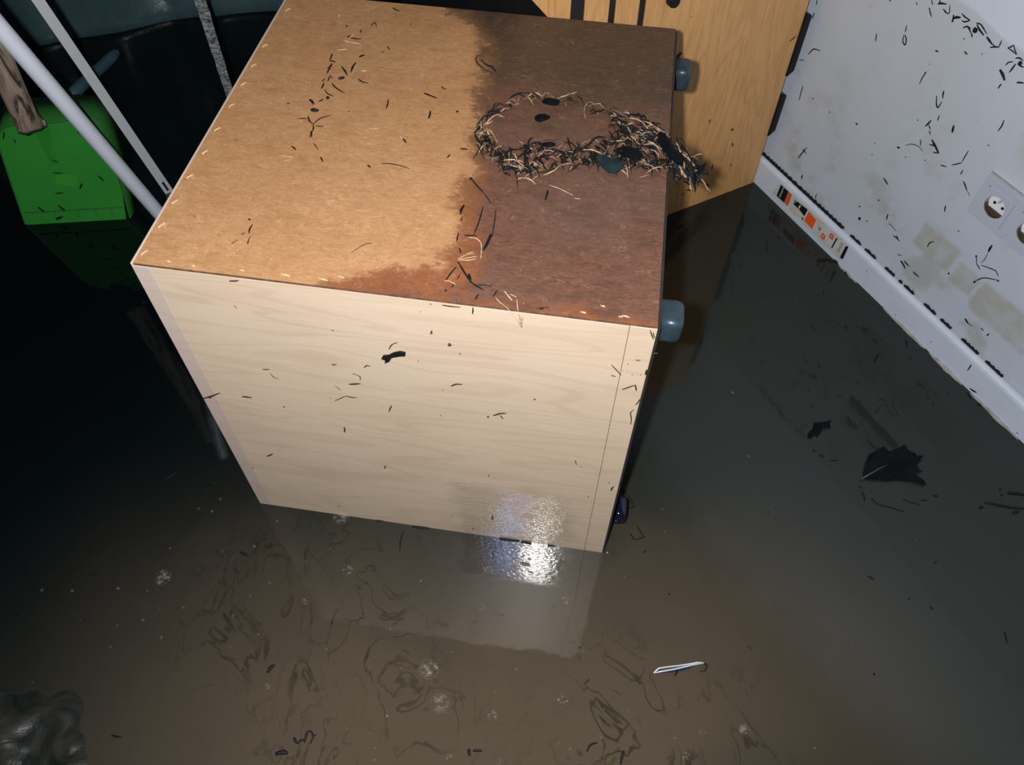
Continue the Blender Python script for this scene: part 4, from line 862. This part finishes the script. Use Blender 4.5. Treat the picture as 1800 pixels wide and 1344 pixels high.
# foam bubbles: big rafts and single bubbles
def raft(px, py, rpx, cnt, label):
    c = onz(px, py); R0 = rpx*(c-EYE).dot(FWD)/FPX; mb = MB()
    for _ in range(cnt):
        a = random.uniform(0, 6.28); d_ = R0*math.sqrt(random.random())*.8; r = R0*random.uniform(.13, .3)
        mb.dome(V((d_*math.cos(a), d_*math.sin(a), .0002)), r, .8, 10, 4)
    for k in range(int(cnt*.9)):
        a = 6.28*k/int(cnt*.9); mb.dome(V((R0*.93*math.cos(a), R0*.93*math.sin(a), .0002)), R0*random.uniform(.07, .12), .8, 8, 3)
    o = mb.build('foam_raft', M['bubble'], None, Matrix.Translation(c), True); return tag(o, label, 'bubbles')
raft(754, 1176, 18, 22, 'largest round raft of foam bubbles in the middle foreground')
raft(773, 1236, 17, 18, 'foam raft with a trailing tail just below the largest raft')
raft(866, 1258, 10, 10, 'small oval foam raft right of the tailed raft')
raft(988, 1232, 11, 12, 'small foam raft in the foreground below the cabinet reflection')
raft(1309, 1283, 11, 22, 'bright foam raft beside a dark scrap at the lower right')
raft(286, 1014, 14, 16, 'pale oval foam raft on the dark water at the left')
raft(856, 1001, 11, 12, 'foam raft at the left edge of the bright reflection, the upper one')
raft(848, 1069, 8, 8, 'foam raft at the left edge of the bright reflection, the lower one')
raft(995, 1055, 10, 10, 'foam bits on the right side of the bright reflection')
raft(600, 908, 14, 16, 'foam line against the submerged edge of the birch side panel')
raft(611, 1001, 10, 9, 'faint foam patch below the left part of the side panel')
raft(537, 1055, 8, 8, 'foam patch left of the middle between cabinet and foreground')
raft(473, 1205, 8, 9, 'foam raft at the lower left among brown swirls')
raft(790, 1330, 8, 9, 'foam raft near the bottom edge beside a small dark scrap')
raft(1234, 1286, 7, 8, 'small foam raft left of the bright raft at the lower right')
raft(1206, 1330, 9, 9, 'foam raft at the bottom edge, lower right')
raft(877, 1338, 8, 8, 'foam raft cut by the bottom edge near the centre')
proto = MB().dome(V((0, 0, 0)), .0022, .8, 12, 5).build('foam_bubble', M['bubble'], None, None, True)
pts = []
for sc, ox, oy, tx in ((2.777, 200, 860, '275,287 798,225 797,156 970,243 530,300 685,278 933,350 1055,290 1232,655 1347,682 1037,780 1248,872 1407,873 566,770 690,1028 922,1100 692,1178 1333,1107 1138,1165 1248,1190 1274,1262 1062,1310 1272,1320 338,576 582,617 22,483 413,92 142,636 233,720 880,736 760,455 1497,447 1225,394 415,95 479,107 520,47 665,520 705,708 1115,1022'),
                       (2.776, 700, 860, '265,915 470,990 478,1030 523,943 893,978 1003,1072 1018,1140 990,1212 988,1240 965,1310 785,1235 838,1265 925,1115 330,1222 243,1300 392,1168 365,630 163,722 15,870 110,447 26,1070 265,793 575,880 1287,97 1105,425 1300,205 590,1202 505,692 1122,1085'),
                       (2.47, 0, 800, '182,585 512,577 478,832 425,713 350,710 313,588 510,738 862,230 920,243 930,120 700,790 640,587 820,997 140,985 620,715 693,663'),
                       (2.585, 1280, 280, '172,650 18,1060 92,440 305,630'), (2.571, 1100, 1000, '222,765 692,650 557,548 853,810'), (3.6, 1300, 650, '55,545 1117,1082')):
    for q in tx.split(): a, b = map(float, q.split(',')); pts.append((ox+a/sc, oy+b/sc))
for i, (a, b) in enumerate(pts):
    o = proto if i == 0 else proto.copy()
    if i: COL.objects.link(o)
    o.location = onz(a, b, .0002); s_ = random.choice((.5, .6, .8, 1.0, 1.3)); o.scale = (s_, s_*random.uniform(.7, 1), s_); o.rotation_euler.z = random.random()*3
    tag(o, 'tiny clear bubble floating on the brown water', 'bubble', 'single bubbles on the water')
# crumpled film surfacing at the lower left corner
fm = MB(); NF = 34; vs = []
c0 = onz(-30, 1190); c1 = onz(170, 1200); c2 = onz(190, 1420); c3 = onz(-60, 1420)
for j in range(NF+1):
    for i in range(NF+1):
        u, v_ = i/NF, j/NF; p = c0.lerp(c1, u).lerp(c3.lerp(c2, u), v_)
        e = min(u+.25, 1-u, v_*1.0+.0, 1.2-v_)*3; hgt = mnoise.noise(p*13)*.022+abs(mnoise.noise(p*27+V((5, 0, 0))))*.012+.003
        vs.append(V((p.x, p.y, hgt*max(0, min(1, e))-.0035*(1-max(0, min(1, e*1.4))))))
fm.add(vs, [(j*(NF+1)+i, j*(NF+1)+i+1, (j+1)*(NF+1)+i+1, (j+1)*(NF+1)+i) for j in range(NF) for i in range(NF)])
o = origin_mesh(fm, 'plastic_film', M['film'], True); tag(o, 'crumpled murky plastic film surfacing in the lower left corner', 'plastic film')
